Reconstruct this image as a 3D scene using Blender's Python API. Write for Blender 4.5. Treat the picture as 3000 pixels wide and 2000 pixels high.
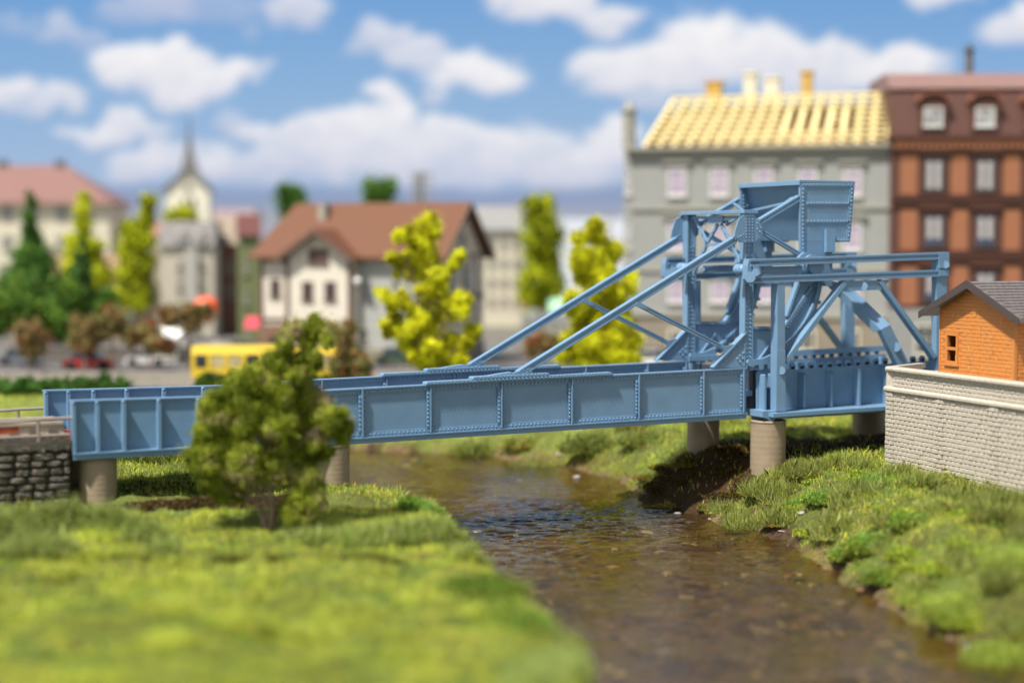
import bpy, math, random
import numpy as np
from mathutils import Vector, Matrix
random.seed(7); rng = np.random.default_rng(11)
S = bpy.context.scene
for o in list(bpy.data.objects): bpy.data.objects.remove(o)
C = S.collection
R = math.radians
S.unit_settings.system = 'METRIC'; S.unit_settings.scale_length = 0.01      # a table-top model railway: 1 unit = 1 cm

# ------------------------------------------------------------------ camera
CAMZ = 11.0; PITCH = math.atan(290/5000); F = 5000.0
cd = bpy.data.cameras.new('camera'); cam = bpy.data.objects.new('camera', cd); C.objects.link(cam)
cam.location = (0, 0, CAMZ); cam.rotation_euler = (math.pi/2-PITCH, 0, 0)
cd.sensor_width = 360; cd.lens = 600; cd.clip_start = 1; cd.clip_end = 2000
cd.dof.use_dof = True; cd.dof.focus_distance = 66.5; cd.dof.aperture_fstop = 0.70; cd.dof.aperture_blades = 0
S.camera = cam
S.render.resolution_x = 1024; S.render.resolution_y = 682
# ------------------------------------------------------------------ light
SUN_EL = R(60); SUN_AZ = Vector((-0.72, -0.70))     # from the left, a little from the camera side
world = bpy.data.worlds.new('World'); S.world = world; world.use_nodes = True
nt = world.node_tree; bg = nt.nodes['Background']
sky = nt.nodes.new('ShaderNodeTexSky'); sky.sky_type = 'NISHITA'; sky.sun_disc = False
sky.sun_elevation = SUN_EL; sky.sun_rotation = math.atan2(SUN_AZ.x, SUN_AZ.y)
hs = nt.nodes.new('ShaderNodeHueSaturation'); hs.inputs['Saturation'].default_value = 0.35
nt.links.new(sky.outputs[0], hs.inputs['Color']); nt.links.new(hs.outputs[0], bg.inputs[0])
bg.inputs[1].default_value = 0.095
sd = bpy.data.lights.new('sun', 'SUN'); sun = bpy.data.objects.new('sun', sd); C.objects.link(sun)
sd.energy = 5.0; sd.angle = R(3); sd.color = (1.0, 0.95, 0.87)
az = SUN_AZ.normalized()
sdir = Vector((az.x*math.cos(SUN_EL), az.y*math.cos(SUN_EL), math.sin(SUN_EL)))
sun.rotation_euler = sdir.to_track_quat('Z', 'Y').to_euler(); sun.location = (0, 0, 120)
S.view_settings.view_transform = 'Standard'; S.view_settings.look = 'None'
S.view_settings.exposure = 0.60; S.view_settings.gamma = 1
S.render.engine = 'CYCLES'; S.cycles.max_bounces = 8; S.cycles.transparent_max_bounces = 8

# ------------------------------------------------------------------ geometry from sight lines
def ray(px, py):
    d = Vector(((px-1500)/F, 1.0, -(py-1000)/F))
    return Vector((d.x, math.cos(PITCH)*d.y + math.sin(PITCH)*d.z, -math.sin(PITCH)*d.y + math.cos(PITCH)*d.z))
CP = Vector((0, 0, CAMZ))
def at(px, py, Y):
    d = ray(px, py); return CP + d*(Y/d.y)
def at_z(px, py, z):
    d = ray(px, py); return CP + d*((z-CAMZ)/d.z)
class Frame:                      # an upright plane with its own origin and heading
    def __init__(s, o, yaw):
        s.o = Vector(o); s.yaw = yaw
        s.U = Vector((math.cos(yaw), math.sin(yaw), 0)); s.V = Vector((-math.sin(yaw), math.cos(yaw), 0))
    def p(s, px, py, v=0.0):      # pixel -> local point on the plane v
        d = ray(px, py); n = s.V
        t = (s.o + n*v - CP).dot(n)/d.dot(n); w = CP + d*t - s.o
        return Vector((w.dot(s.U), v, w.z))
    def pu(s, px, py, u):
        d = ray(px, py); n = s.U
        t = (s.o + n*u - CP).dot(n)/d.dot(n); w = CP + d*t - s.o
        return Vector((u, w.dot(s.V), w.z))

# ------------------------------------------------------------------ mesh helpers
class MB:
    def __init__(s): s.v = []; s.f = []
    def add(s, vs, fs):
        n = len(s.v); s.v += [tuple(v) for v in vs]; s.f += [tuple(n+i for i in f) for f in fs]; return s
    def prism(s, poly, off):
        n = len(poly); off = Vector(off); a = [Vector(p) for p in poly]; b = [p+off for p in a]
        return s.add(a+b, [tuple(range(n))[::-1], tuple(range(n, 2*n))] + [(i, (i+1) % n, n+(i+1) % n, n+i) for i in range(n)])
    def box(s, x0, x1, y0, y1, z0, z1):
        return s.prism([(x0, y0, z0), (x1, y0, z0), (x1, y0, z1), (x0, y0, z1)], (0, y1-y0, 0))
    def bar(s, p0, p1, w, side, d):      # a plank from p0 to p1: w wide in the plane, thickness d along side
        p0 = Vector(p0); p1 = Vector(p1); side = Vector(side).normalized()
        t = (p1-p0).normalized(); n = side.cross(t).normalized()*(w/2)
        return s.prism([p0-n, p1-n, p1+n, p0+n], side*d)
    def channel(s, p0, p1, w, side, d, lip=0.045, lw=0.07):
        p0 = Vector(p0); p1 = Vector(p1); side = Vector(side).normalized(); t = (p1-p0).normalized(); n = side.cross(t).normalized()
        s.bar(p0+side*lip, p1+side*lip, w-2*lw, side, d-2*lip)
        s.bar(p0+n*(w/2-lw/2), p1+n*(w/2-lw/2), lw, side, d); s.bar(p0-n*(w/2-lw/2), p1-n*(w/2-lw/2), lw, side, d)
        return s
    def cyl(s, p0, p1, r0, r1=None, n=16, caps=True):
        p0 = Vector(p0); p1 = Vector(p1); r1 = r0 if r1 is None else r1
        t = (p1-p0).normalized(); a = t.orthogonal().normalized(); b = t.cross(a); vs = []
        for p, r in ((p0, r0), (p1, r1)):
            for i in range(n):
                q = 2*math.pi*i/n; vs.append(p+a*math.cos(q)*r+b*math.sin(q)*r)
        fs = [(i, (i+1) % n, n+(i+1) % n, n+i) for i in range(n)]
        if caps: fs += [tuple(range(n))[::-1], tuple(range(n, 2*n))]
        return s.add(vs, fs)
    def rivet(s, p, nrm=(0, -1, 0), r=0.045, h=0.045):
        p = Vector(p); nrm = Vector(nrm); return s.cyl(p-nrm*0.005, p+nrm*h, r, r*0.6, 6)
    def rivets(s, p0, p1, step=0.165, **k):
        p0 = Vector(p0); p1 = Vector(p1); L = (p1-p0).length; n = max(1, int(L/step))
        for i in range(n): s.rivet(p0+(p1-p0)*((i+0.5)/n), **k)
        return s
    def ell(s, c, r, n=10, m=6):
        c = Vector(c); vs = []; fs = []
        for j in range(m+1):
            th = math.pi*j/m
            for i in range(n):
                q = 2*math.pi*i/n; vs.append(c+Vector((r[0]*math.sin(th)*math.cos(q), r[1]*math.sin(th)*math.sin(q), r[2]*math.cos(th))))
        for j in range(m):
            for i in range(n): fs.append((j*n+i, j*n+(i+1) % n, (j+1)*n+(i+1) % n, (j+1)*n+i))
        return s.add(vs, fs)
    def build(s, name, mat, parent=None, smooth=False):
        me = bpy.data.meshes.new(name); me.from_pydata(s.v, [], s.f); me.materials.append(mat)
        if smooth:
            for p in me.polygons: p.use_smooth = True
        o = bpy.data.objects.new(name, me); C.objects.link(o)
        if parent: o.parent = parent
        return o
def tag(o, label=None, cat=None, group=None, kind=None):
    if label: o['label'] = label
    if cat: o['category'] = cat
    if group: o['group'] = group
    if kind: o['kind'] = kind
    return o
def empty(name, loc, yaw=0, label=None, cat=None, group=None):
    o = bpy.data.objects.new(name, None); C.objects.link(o); o.location = loc; o.rotation_euler = (0, 0, yaw)
    o.empty_display_size = 0.5; return tag(o, label, cat, group)
def copy_tree(o, parent=None):
    c = o.copy(); C.objects.link(c); c.parent = parent
    for ch in [x for x in bpy.data.objects if x.parent == o]: copy_tree(ch, c)
    return c
def shifted(o, v):                # the same part again on the far side of its thing
    c = copy_tree(o, o.parent); c.location = o.location + Vector((0, v, 0)); return c
def npmesh(name, V, nper, mat, parent=None, col=None, smooth=False):     # many separate polygons of nper corners at once
    me = bpy.data.meshes.new(name); n = len(V); k = n//nper
    me.vertices.add(n); me.vertices.foreach_set('co', np.ascontiguousarray(V, dtype=np.float32).ravel())
    me.loops.add(n); me.loops.foreach_set('vertex_index', np.arange(n, dtype=np.int32))
    me.polygons.add(k); me.polygons.foreach_set('loop_start', np.arange(0, n, nper, dtype=np.int32))
    me.polygons.foreach_set('loop_total', np.full(k, nper, dtype=np.int32))
    me.update(calc_edges=True); me.materials.append(mat)
    if col is not None:
        a = me.color_attributes.new('tint', 'FLOAT_COLOR', 'POINT')
        a.data.foreach_set('color', np.c_[col, np.ones(n)].astype(np.float32).ravel())
    o = bpy.data.objects.new(name, me); C.objects.link(o)
    if parent: o.parent = parent
    return o
def vnoise(x, y, seed=0):         # smooth value noise 0..1
    xi = np.floor(x).astype(np.int64); yi = np.floor(y).astype(np.int64); fx = x-xi; fy = y-yi
    fx = fx*fx*(3-2*fx); fy = fy*fy*(3-2*fy)
    def h(a, b):
        n = (a*374761393 + b*668265263 + seed*1442695041) & 0xffffffff
        n = ((n ^ (n >> 13))*1274126177) & 0xffffffff
        return ((n ^ (n >> 16)) & 0xffff)/65535.0
    return (h(xi, yi)*(1-fx)+h(xi+1, yi)*fx)*(1-fy) + (h(xi, yi+1)*(1-fx)+h(xi+1, yi+1)*fx)*fy
def fbm(x, y, seed=0, o=4):
    s = 0; a = 0.5; t = 0
    for i in range(o): s = s+a*vnoise(x*2**i, y*2**i, seed+i*7); t += a; a *= 0.5
    return s/t

# ------------------------------------------------------------------ materials
def lin(r, g, b): return tuple(((c/255)/12.92 if c/255 <= 0.04045 else ((c/255+0.055)/1.055)**2.4) for c in (r, g, b))
def mat(name, col, rough=0.6, var=0.12, scale=3.0, bump=0.0, bscale=30.0, spec=0.5, attr=None, bevel=0, transl=0, hue2=None, detail=4):
    m = bpy.data.materials.new(name); m.use_nodes = True; t = m.node_tree; N = t.nodes; L = t.links
    b = N['Principled BSDF']; b.inputs['Roughness'].default_value = rough; b.inputs['Specular IOR Level'].default_value = spec
    tc = N.new('ShaderNodeTexCoord'); no = N.new('ShaderNodeTexNoise'); no.inputs['Scale'].default_value = scale; no.inputs['Detail'].default_value = detail
    L.new(tc.outputs['Object'], no.inputs['Vector'])
    mr = N.new('ShaderNodeMapRange'); mr.inputs['From Min'].default_value = 0.3; mr.inputs['From Max'].default_value = 0.7
    L.new(no.outputs['Fac'], mr.inputs['Value'])
    mx = N.new('ShaderNodeMix'); mx.data_type = 'RGBA'
    L.new(mr.outputs[0], mx.inputs['Factor'])
    if attr:
        at_ = N.new('ShaderNodeVertexColor'); at_.layer_name = attr
        m1 = N.new('ShaderNodeHueSaturation'); m1.inputs['Value'].default_value = 1-var; L.new(at_.outputs[0], m1.inputs['Color'])
        m2 = N.new('ShaderNodeHueSaturation'); m2.inputs['Value'].default_value = 1+var; L.new(at_.outputs[0], m2.inputs['Color'])
        L.new(m1.outputs[0], mx.inputs['A']); L.new(m2.outputs[0], mx.inputs['B'])
    else:
        c2 = hue2 if hue2 else tuple(min(1, c*(1+var)) for c in col)
        c1 = tuple(c*(1-var) for c in col)
        mx.inputs['A'].default_value = (*c1, 1); mx.inputs['B'].default_value = (*c2, 1)
    L.new(mx.outputs['Result'], b.inputs['Base Color'])
    nrm = None
    if bevel:
        bv = N.new('ShaderNodeBevel'); bv.samples = 4; bv.inputs['Radius'].default_value = bevel; nrm = bv.outputs[0]
    if bump:
        n2 = N.new('ShaderNodeTexNoise'); n2.inputs['Scale'].default_value = bscale; n2.inputs['Detail'].default_value = 3
        L.new(tc.outputs['Object'], n2.inputs['Vector'])
        bp = N.new('ShaderNodeBump'); bp.inputs['Strength'].default_value = bump; bp.inputs['Distance'].default_value = 0.05
        L.new(n2.outputs['Fac'], bp.inputs['Height'])
        if nrm: L.new(nrm, bp.inputs['Normal'])
        nrm = bp.outputs[0]
    if nrm: L.new(nrm, b.inputs['Normal'])
    if transl:
        tr = N.new('ShaderNodeBsdfTranslucent'); L.new(mx.outputs['Result'], tr.inputs['Color'])
        ms = N.new('ShaderNodeMixShader'); ms.inputs[0].default_value = transl
        L.new(b.outputs[0], ms.inputs[1]); L.new(tr.outputs[0], ms.inputs[2]); L.new(ms.outputs[0], N['Material Output'].inputs[0])
    return m
BLUE = mat('blue_plastic', lin(106, 139, 168), 0.38, 0.07, 1.2, 0.16, 30, 0.6, bevel=0.012)
CONC = mat('concrete', lin(144, 128, 106), 0.55, 0.10, 2.0, 0.1, 20)
WALLST = mat('pale_stone', lin(176, 167, 153), 0.42, 0.12, 9.0, 0.3, 22, hue2=lin(188, 180, 166))
DARKST = mat('dark_stone', lin(84, 78, 68), 0.6, 0.35, 2.5, 0.5, 12)
MORTAR = mat('dark_mortar', lin(45, 42, 36), 0.9, 0.2, 5)
ORANGE = mat('orange_brick', lin(192, 124, 62), 0.38, 0.05, 3.0, 0.15, 25)
ORMORT = mat('orange_mortar', lin(178, 112, 54), 0.5, 0.05, 3.0)
ROOFGR = mat('grey_roof', lin(108, 100, 98), 0.32, 0.15, 4, 0.2, 20)
DARKRF = mat('dark_barge', lin(72, 62, 60), 0.5, 0.1, 4)
BARK = mat('bark', lin(128, 108, 94), 0.9, 0.3, 5, 0.6, 15)
LEAF = mat('leaves', (0.1, 0.2, 0.03), 0.7, 0.25, 1.5, attr='tint', transl=0.28, spec=0.25)
GRASSM = mat('grass_fibres', (0.2, 0.3, 0.05), 0.6, 0.2, 0.5, attr='tint', transl=0.45, spec=0.3)
GROUND = mat('soil', (0.1, 0.1, 0.03), 0.95, 0.35, 6.0, 0.8, 9, attr='tint', spec=0.15)
STEEL = mat('rail_steel', lin(176, 160, 140), 0.4, 0.15, 5)
RUST = mat('rusty_rail', lin(170, 84, 50), 0.7, 0.25, 4)
GREYPL = mat('grey_plastic', lin(140, 130, 122), 0.45, 0.06, 3)
# ------------------------------------------------------------------ painted sky board behind the layout
def make_sky():
    Y = 235.0; nx, nz = 560, 200
    X = np.linspace(-190, 190, nx); Z = np.linspace(-6, 120, nz)
    gx, gz = np.meshgrid(X, Z)
    px = 1500+gx/Y*F; py = 710-(gz-CAMZ)/Y*F
    def lerp(t, a, b): return a+(b-a)*t[..., None]
    top = np.array(lin(112, 158, 208)); mid = np.array(lin(140, 175, 212)); low = np.array(lin(160, 182, 212))
    t = np.clip(py/300, -1, 1); col = np.where((py < 300)[..., None], lerp(np.clip(py/300, 0, 1), top, mid), lerp(np.clip((py-300)/240, 0, 1), mid, low))
    w1 = (fbm(px/90+5, py/60+3, 1)-0.5); w2 = (fbm(px/90+50, py/60+9, 2)-0.5); w3 = fbm(px/28, py/24, 5)-0.5
    B = [(430,30,150,60,.45),(620,20,210,60,.35),(885,35,105,60,.75),(190,85,62,40,.55),(60,75,80,24,.3),(270,125,70,38,.4),(745,90,30,25,.3),
     (350,205,85,62,1),(430,205,110,80,1),(525,185,85,70,1),(560,250,150,62,.95),(700,222,75,45,.95),(530,290,90,40,.8),(50,270,75,38,.9),(190,285,90,38,.8),(100,320,80,28,.6),
     (300,388,120,34,.85),(375,350,75,38,.85),(440,385,55,38,.7),(420,490,130,52,.75),(500,460,110,50,.7),(640,490,70,52,.7),
     (660,350,60,38,.5),(775,383,120,36,.85),(950,368,100,50,.95),(1060,370,80,55,.9),(1150,350,90,65,.95),(1130,272,66,38,.95),
     (700,490,150,62,.6),(900,455,170,85,.7),(1100,440,200,95,.8),(1310,385,85,42,.9),(1435,405,100,42,.9),(1300,475,230,85,.7),(1560,450,160,85,.75),(1700,505,160,60,.7),
     (1145,105,76,45,.75),(1070,142,70,30,.5),(1220,165,100,48,.75),(1360,215,120,58,1),(1460,240,100,52,1),(1290,290,32,40,.6),(1480,5,80,42,.8),
     (1589,15,160,62,.95),(1790,62,130,50,.9),(1806,205,140,75,.92),(2066,125,140,95,1),(2015,190,200,85,1),(2240,150,150,75,.95),(2420,168,125,62,.9),
     (2601,215,170,70,.98),(2680,175,90,48,.98),(2348,240,190,60,.8),(1914,292,90,36,.6),(2745,2,130,26,.85),(2960,92,130,58,.88),(2990,60,90,50,.9),(1791,405,90,62,.92),(1760,470,120,60,.8)]
    r2 = np.random.default_rng(3)
    for i in range(240):
        cx, cy = r2.uniform(-3000, 6000), r2.uniform(-1700, 430)
        if -150 < cx < 3150 and cy > -70: continue
        for k in range(3): B.append((cx+r2.normal()*110, cy+r2.normal()*30, r2.uniform(70, 170), r2.uniform(35, 75), r2.uniform(.6, 1)))
    om = np.ones_like(px); wh = np.zeros_like(px); ws = np.zeros_like(px)+1e-6; sh = np.zeros_like(px)
    qx = px+w1*110+w3*26; qy = py+w2*75+w3*22
    for cx, cy, rx, ry, s in B:
        d = np.sqrt(((qx-cx)/(rx*.9))**2+((qy-cy)/(ry*.9))**2)
        g = np.clip((1.28-d)/0.62, 0, 1); g = g*g*(3-2*g)*min(1, s*1.05)
        om *= 1-g; ws += g; wh += g*s; sh += g*np.clip((qy-cy)/ry*0.5+0.35, 0, 1)
    D = 1-om; wv = wh/ws; sv = sh/ws
    white = np.array(lin(240, 239, 240)); lav = np.array(lin(190, 193, 214))
    dv = (fbm(px/34, py/26, 15)-.5)*.9*np.clip(D, 0, 1); sv = np.clip(sv+dv*.55, 0, 1)
    cc = lerp(np.clip(sv*0.75+(1-wv)*0.9, 0, 1), white, lav)
    col = col*(1-D[..., None])+cc*D[..., None]
    edge = 548+14*(fbm(px/260, py*0, 8)-0.5)*2+8*(fbm(px/60, py*0, 9)-0.5)         # far hills painted on the board
    k = np.clip((py-edge+14)/34, 0, 1)[..., None]
    hill = np.array(lin(140, 156, 188)); col = col*(1-k)+hill*k
    k = np.clip((py-585)/50, 0, 1)[..., None]; pl = np.array(lin(166, 168, 182)); col = col*(1-k)+pl*k
    k = (np.clip((py-600)/60, 0, 1)*(fbm(px/70, py/8, 12) > 0.52)*0.5)[..., None]; gr = np.array(lin(150, 160, 150)); col = col*(1-k)+gr*k
    bend = 0.0016*np.clip(np.abs(gx)-60, 0, None)**2
    V = np.stack([gx, Y-bend, gz], -1).reshape(-1, 3)
    me = bpy.data.meshes.new('sky'); me.from_pydata(V.tolist(), [], [(j*nx+i, j*nx+i+1, (j+1)*nx+i+1, (j+1)*nx+i) for j in range(nz-1) for i in range(nx-1)])
    a = me.color_attributes.new('tint', 'FLOAT_COLOR', 'POINT'); a.data.foreach_set('color', np.c_[col.reshape(-1, 3), np.ones(nx*nz)].astype(np.float32).ravel())
    m = bpy.data.materials.new('sky_board'); m.use_nodes = True; N = m.node_tree.nodes; L = m.node_tree.links; N.remove(N['Principled BSDF'])
    vc = N.new('ShaderNodeVertexColor'); vc.layer_name = 'tint'; em = N.new('ShaderNodeEmission'); em.inputs[1].default_value = SKY_GAIN
    L.new(vc.outputs[0], em.inputs[0]); L.new(em.outputs[0], N['Material Output'].inputs[0])
    me.materials.append(m); o = bpy.data.objects.new('sky', me); C.objects.link(o); tag(o, 'blue sky with white and lavender clouds above hazy blue hills', 'sky', kind='structure')
    for p in me.polygons: p.use_smooth = True
SKY_GAIN = 0.71
make_sky()

# ------------------------------------------------------------------ ground, river
RIV = np.array([(3.2,20),(2.6,34),(1.6,41),(-0.5,49.5),(-1.7,56.5),(-2.7,60.6),(-5.4,63.8),(-9,68),(-14,74),(-24,79),(-60,85),(-60,92),(-28,90),(-18,91),(-8.4,90),(-2,87.6),(2.2,84.2),(4.6,79),(5.0,75),(5.2,71.5),(7.6,68.75),(9.9,61.8),(10.7,54.5),(11.6,48),(12.9,43.3),(14.5,34),(18,20)], float)
def rdist(x, y):                 # signed distance to the waterline, positive on land
    x = np.asarray(x, float); y = np.asarray(y, float)
    d = np.full(x.shape, 1e9); ins = np.zeros(x.shape, bool); n = len(RIV)
    for i in range(n):
        a = RIV[i]; b = RIV[(i+1) % n]; e = b-a
        t = np.clip(((x-a[0])*e[0]+(y-a[1])*e[1])/(e@e), 0, 1)
        d = np.minimum(d, np.hypot(x-a[0]-t*e[0], y-a[1]-t*e[1]))
        c = ((a[1] > y) != (b[1] > y)); ins ^= c & (x < (b[0]-a[0])*(y-a[1])/(b[1]-a[1]+1e-12)+a[0])
    return np.where(ins, -d, d)
def bankh(x, y):
    x = np.asarray(x, float); y = np.asarray(y, float)
    d = rdist(x, y)+(fbm(x*0.55, y*0.55, 21)-0.5)*1.0+(fbm(x*2.2, y*2.2, 22)-0.5)*0.35
    left = (x < 6) & (y < 64)
    w = np.where(left, 1.35, np.where(y > 78, 3.6, 3.4))
    t = np.clip((d+0.55)/(w+0.55), 0, 1); s = np.where(left, t**0.8, t**0.85)
    s = s*s*(3-2*s)*0.35+s*0.65
    base = 2.1+0.25*np.clip((y-60)/60, 0, 1)
    h = -0.55+(base+0.55)*s
    h = h+(fbm(x*0.35, y*0.35, 23)-0.5)*0.6*np.clip(d, 0, 1)+(fbm(x*1.7, y*1.7, 24)-0.5)*0.42*np.clip(d+0.6, 0.15, 1)*(y < 104)
    return h, d
def ground_z(x, y): return float(bankh(np.array([x]), np.array([y]))[0][0])
ys = np.r_[np.arange(16, 98, 0.26), np.arange(98, 236, 1.2)]; xs = np.r_[np.arange(-190, -32, 4), np.arange(-32, 32, 0.26), np.arange(32, 192, 4)]
gx, gy = np.meshgrid(xs, ys); hz, dd = bankh(gx, gy)
flat = np.clip((gy-100)/6, 0, 1); hz = hz*(1-flat)+2.45*flat
mud = np.clip(1.15-dd+(fbm(gx*1.3, gy*1.3, 31)-0.5)*1.5, 0, 1)
soil = np.array([0.085, 0.11, 0.022]); brown = np.array([0.095, 0.047, 0.022]); dark = np.array([0.05, 0.04, 0.015])
pn = fbm(gx*0.8, gy*0.8, 33)[..., None]
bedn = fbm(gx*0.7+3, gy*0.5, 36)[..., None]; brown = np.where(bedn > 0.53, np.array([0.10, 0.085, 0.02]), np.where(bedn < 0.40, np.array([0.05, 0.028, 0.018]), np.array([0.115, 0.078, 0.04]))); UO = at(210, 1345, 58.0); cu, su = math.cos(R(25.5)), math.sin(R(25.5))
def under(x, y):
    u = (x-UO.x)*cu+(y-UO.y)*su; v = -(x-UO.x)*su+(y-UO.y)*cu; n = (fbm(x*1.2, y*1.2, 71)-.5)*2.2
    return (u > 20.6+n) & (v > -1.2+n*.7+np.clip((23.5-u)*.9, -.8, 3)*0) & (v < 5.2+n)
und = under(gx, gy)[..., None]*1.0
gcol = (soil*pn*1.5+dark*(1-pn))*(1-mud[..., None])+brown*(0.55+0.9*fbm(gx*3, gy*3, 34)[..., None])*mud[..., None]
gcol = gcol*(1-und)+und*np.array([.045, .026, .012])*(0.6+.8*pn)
lime = np.array([0.17, 0.20, 0.045]); fl = np.clip((gy-84)/10, 0, 1)[..., None]*(1-mud[..., None]); gcol = gcol*(1-fl)+lime*(0.7+0.5*pn)*fl
nx, ny = len(xs), len(ys); me = bpy.data.meshes.new('ground')
me.from_pydata(np.stack([gx, gy, hz], -1).reshape(-1, 3).tolist(), [], [(j*nx+i, j*nx+i+1, (j+1)*nx+i+1, (j+1)*nx+i) for j in range(ny-1) for i in range(nx-1)])
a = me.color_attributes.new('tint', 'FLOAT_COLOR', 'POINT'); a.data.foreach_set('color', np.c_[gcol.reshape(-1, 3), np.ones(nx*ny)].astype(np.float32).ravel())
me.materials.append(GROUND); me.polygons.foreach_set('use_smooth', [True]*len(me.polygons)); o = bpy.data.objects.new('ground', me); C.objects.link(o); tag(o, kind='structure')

def water_mat():
    m = bpy.data.materials.new('river_water'); m.use_nodes = True; t = m.node_tree; N = t.nodes; L = t.links; N.remove(N['Principled BSDF'])
    tc = N.new('ShaderNodeTexCoord'); mp = N.new('ShaderNodeMapping'); mp.inputs['Scale'].default_value = (1.6, 4.5, 1); mp.inputs['Rotation'].default_value = (0, 0, 0.15)
    L.new(tc.outputs['Object'], mp.inputs[0])
    n1 = N.new('ShaderNodeTexNoise'); n1.inputs['Scale'].default_value = 1.6; n1.inputs['Detail'].default_value = 3; L.new(mp.outputs[0], n1.inputs[0])
    bp = N.new('ShaderNodeBump'); bp.inputs['Strength'].default_value = 0.5; bp.inputs['Distance'].default_value = 0.03; L.new(n1.outputs[0], bp.inputs['Height'])
    fr = N.new('ShaderNodeFresnel'); fr.inputs[0].default_value = 1.45; L.new(bp.outputs[0], fr.inputs['Normal'])
    gl = N.new('ShaderNodeBsdfGlossy'); gl.inputs['Roughness'].default_value = 0.02; L.new(bp.outputs[0], gl.inputs['Normal'])
    tr = N.new('ShaderNodeBsdfTransparent'); tr.inputs[0].default_value = (0.80, 0.68, 0.43, 1)
    df = N.new('ShaderNodeBsdfDiffuse'); df.inputs[0].default_value = (0.125, 0.085, 0.034, 1)
    m0 = N.new('ShaderNodeMixShader'); m0.inputs[0].default_value = 0.16; L.new(tr.outputs[0], m0.inputs[1]); L.new(df.outputs[0], m0.inputs[2])
    ms = N.new('ShaderNodeMixShader'); L.new(fr.outputs[0], ms.inputs[0]); L.new(m0.outputs[0], ms.inputs[1]); L.new(gl.outputs[0], ms.inputs[2]); L.new(ms.outputs[0], N['Material Output'].inputs[0])
    return m
wx = np.r_[np.arange(-62, -16, 2.0), np.arange(-16, 16, 0.09), np.arange(16, 24, 1.0)]; wy = np.r_[np.arange(18, 33, 1.0), np.arange(33, 94, 0.085), np.arange(94, 97, 1.0)]
qx_, qy_ = np.meshgrid(wx, wy); tb_ = np.exp(-(((qx_-1.5)/3.6)**2+((qy_-66)/6.5)**2))
wz = (0.042+0.055*tb_)*((fbm(qx_*1.1+0.35*qy_, qy_*2.4, 81, 3)-.5)*2)+(0.024+.042*tb_)*((fbm(qx_*2.6, qy_*5.2, 83, 3)-.5)*2)+0.02*((fbm(qx_*.45, qy_*.7, 85, 2)-.5)*2)
a_, b_ = len(wx), len(wy); me = bpy.data.meshes.new('river'); me.from_pydata(np.stack([qx_, qy_, wz], -1).reshape(-1, 3).tolist(), [], [(j*a_+i, j*a_+i+1, (j+1)*a_+i+1, (j+1)*a_+i) for j in range(b_-1) for i in range(a_-1)])
me.polygons.foreach_set('use_smooth', [True]*len(me.polygons)); me.materials.append(water_mat())
o = bpy.data.objects.new('river', me); C.objects.link(o); tag(o, kind='structure')

# pebbles on the river bed and along the waterline (uncountable)
def unit_ico():
    import bmesh
    bm = bmesh.new(); bmesh.ops.create_icosphere(bm, subdivisions=1, radius=1); v = np.array([x.co[:] for x in bm.verts]); f = [tuple(i.index for i in q.verts) for q in bm.faces]; bm.free(); return v, np.array(f)
IV, IF = unit_ico()
def pebbles():
    n = 9000; Y = 33+62*rng.random(n)**1.6; X = rng.uniform(-0.36, 0.36, n)*Y; h, d = bankh(X, Y)
    k = (d < 0.9) & (d > -6); X, Y, h, d = X[k], Y[k], h[k], d[k]; k = rng.random(len(X)) < np.where(d > -0.3, 0.5, 0.7); X, Y, h = X[k], Y[k], h[k]
    V = []; cols = []
    pal = np.array([(0.36, 0.32, 0.28), (0.55, 0.50, 0.45), (0.2, 0.15, 0.11), (0.20, 0.12, 0.07), (0.12, 0.12, 0.03), (0.30, 0.16, 0.09), (0.12, 0.08, 0.06)])
    for x, y, z in zip(X, Y, h):
        r = 0.04+0.17*random.random()**3; s = np.array([r*random.uniform(1, 2.2), r*random.uniform(.6, 1.2), r*random.uniform(.3, .5)])
        v = IV*s*(1+0.25*rng.standard_normal((len(IV), 1))*0.5); q = random.random()*6.28; c, sn = math.cos(q), math.sin(q)
        v = np.c_[v[:, 0]*c-v[:, 1]*sn, v[:, 0]*sn+v[:, 1]*c, v[:, 2]]+(x, y, max(z, -0.30)+r*0.25)
        V.append(v[IF].reshape(-1, 3)); cols.append(np.tile(pal[rng.choice(7, p=[.16, .06, .24, .14, .14, .06, .20])]*(.85)*random.uniform(.7, 1.2), (len(IF)*3, 1)))
    m = mat('pebbles', (0.3, 0.3, 0.3), 0.4, 0.2, 5, attr='tint')
    tag(npmesh('pebbles', np.concatenate(V), 3, m, col=np.concatenate(cols)), 'small grey and brown pebbles on the river bed and waterline', 'pebbles', kind='stuff')
pebbles()

# ------------------------------------------------------------------ static grass
PAL = np.array([(0.54, 0.60, 0.07), (0.68, 0.64, 0.12), (0.22, 0.38, 0.05), (0.66, 0.56, 0.18), (0.12, 0.26, 0.07), (0.40, 0.50, 0.15)])
def blades(X, Y, Z, L, W, lean, pal, nrm_up=True):
    n = len(X); q = rng.random(n)*6.283; ln = rng.random(n)**0.7*lean; q2 = rng.random(n)*6.283
    T = np.stack([np.cos(q)*ln, np.sin(q)*ln, np.sqrt(np.clip(1-ln*ln, 0.02, 1))], 1)*L[:, None]
    Wv = np.stack([np.cos(q2), np.sin(q2), np.zeros(n)], 1)*W[:, None]*0.5
    P = np.stack([X, Y, Z-0.04], 1); M = P+T*0.55+np.stack([rng.normal(size=n), rng.normal(size=n), np.zeros(n)], 1)*L[:, None]*0.09; E = P+T
    V = np.stack([P-Wv, P+Wv, M+Wv*0.8, E, M-Wv*0.8], 1).reshape(-1, 3)
    return V, np.repeat(pal, 5, 0)
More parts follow.
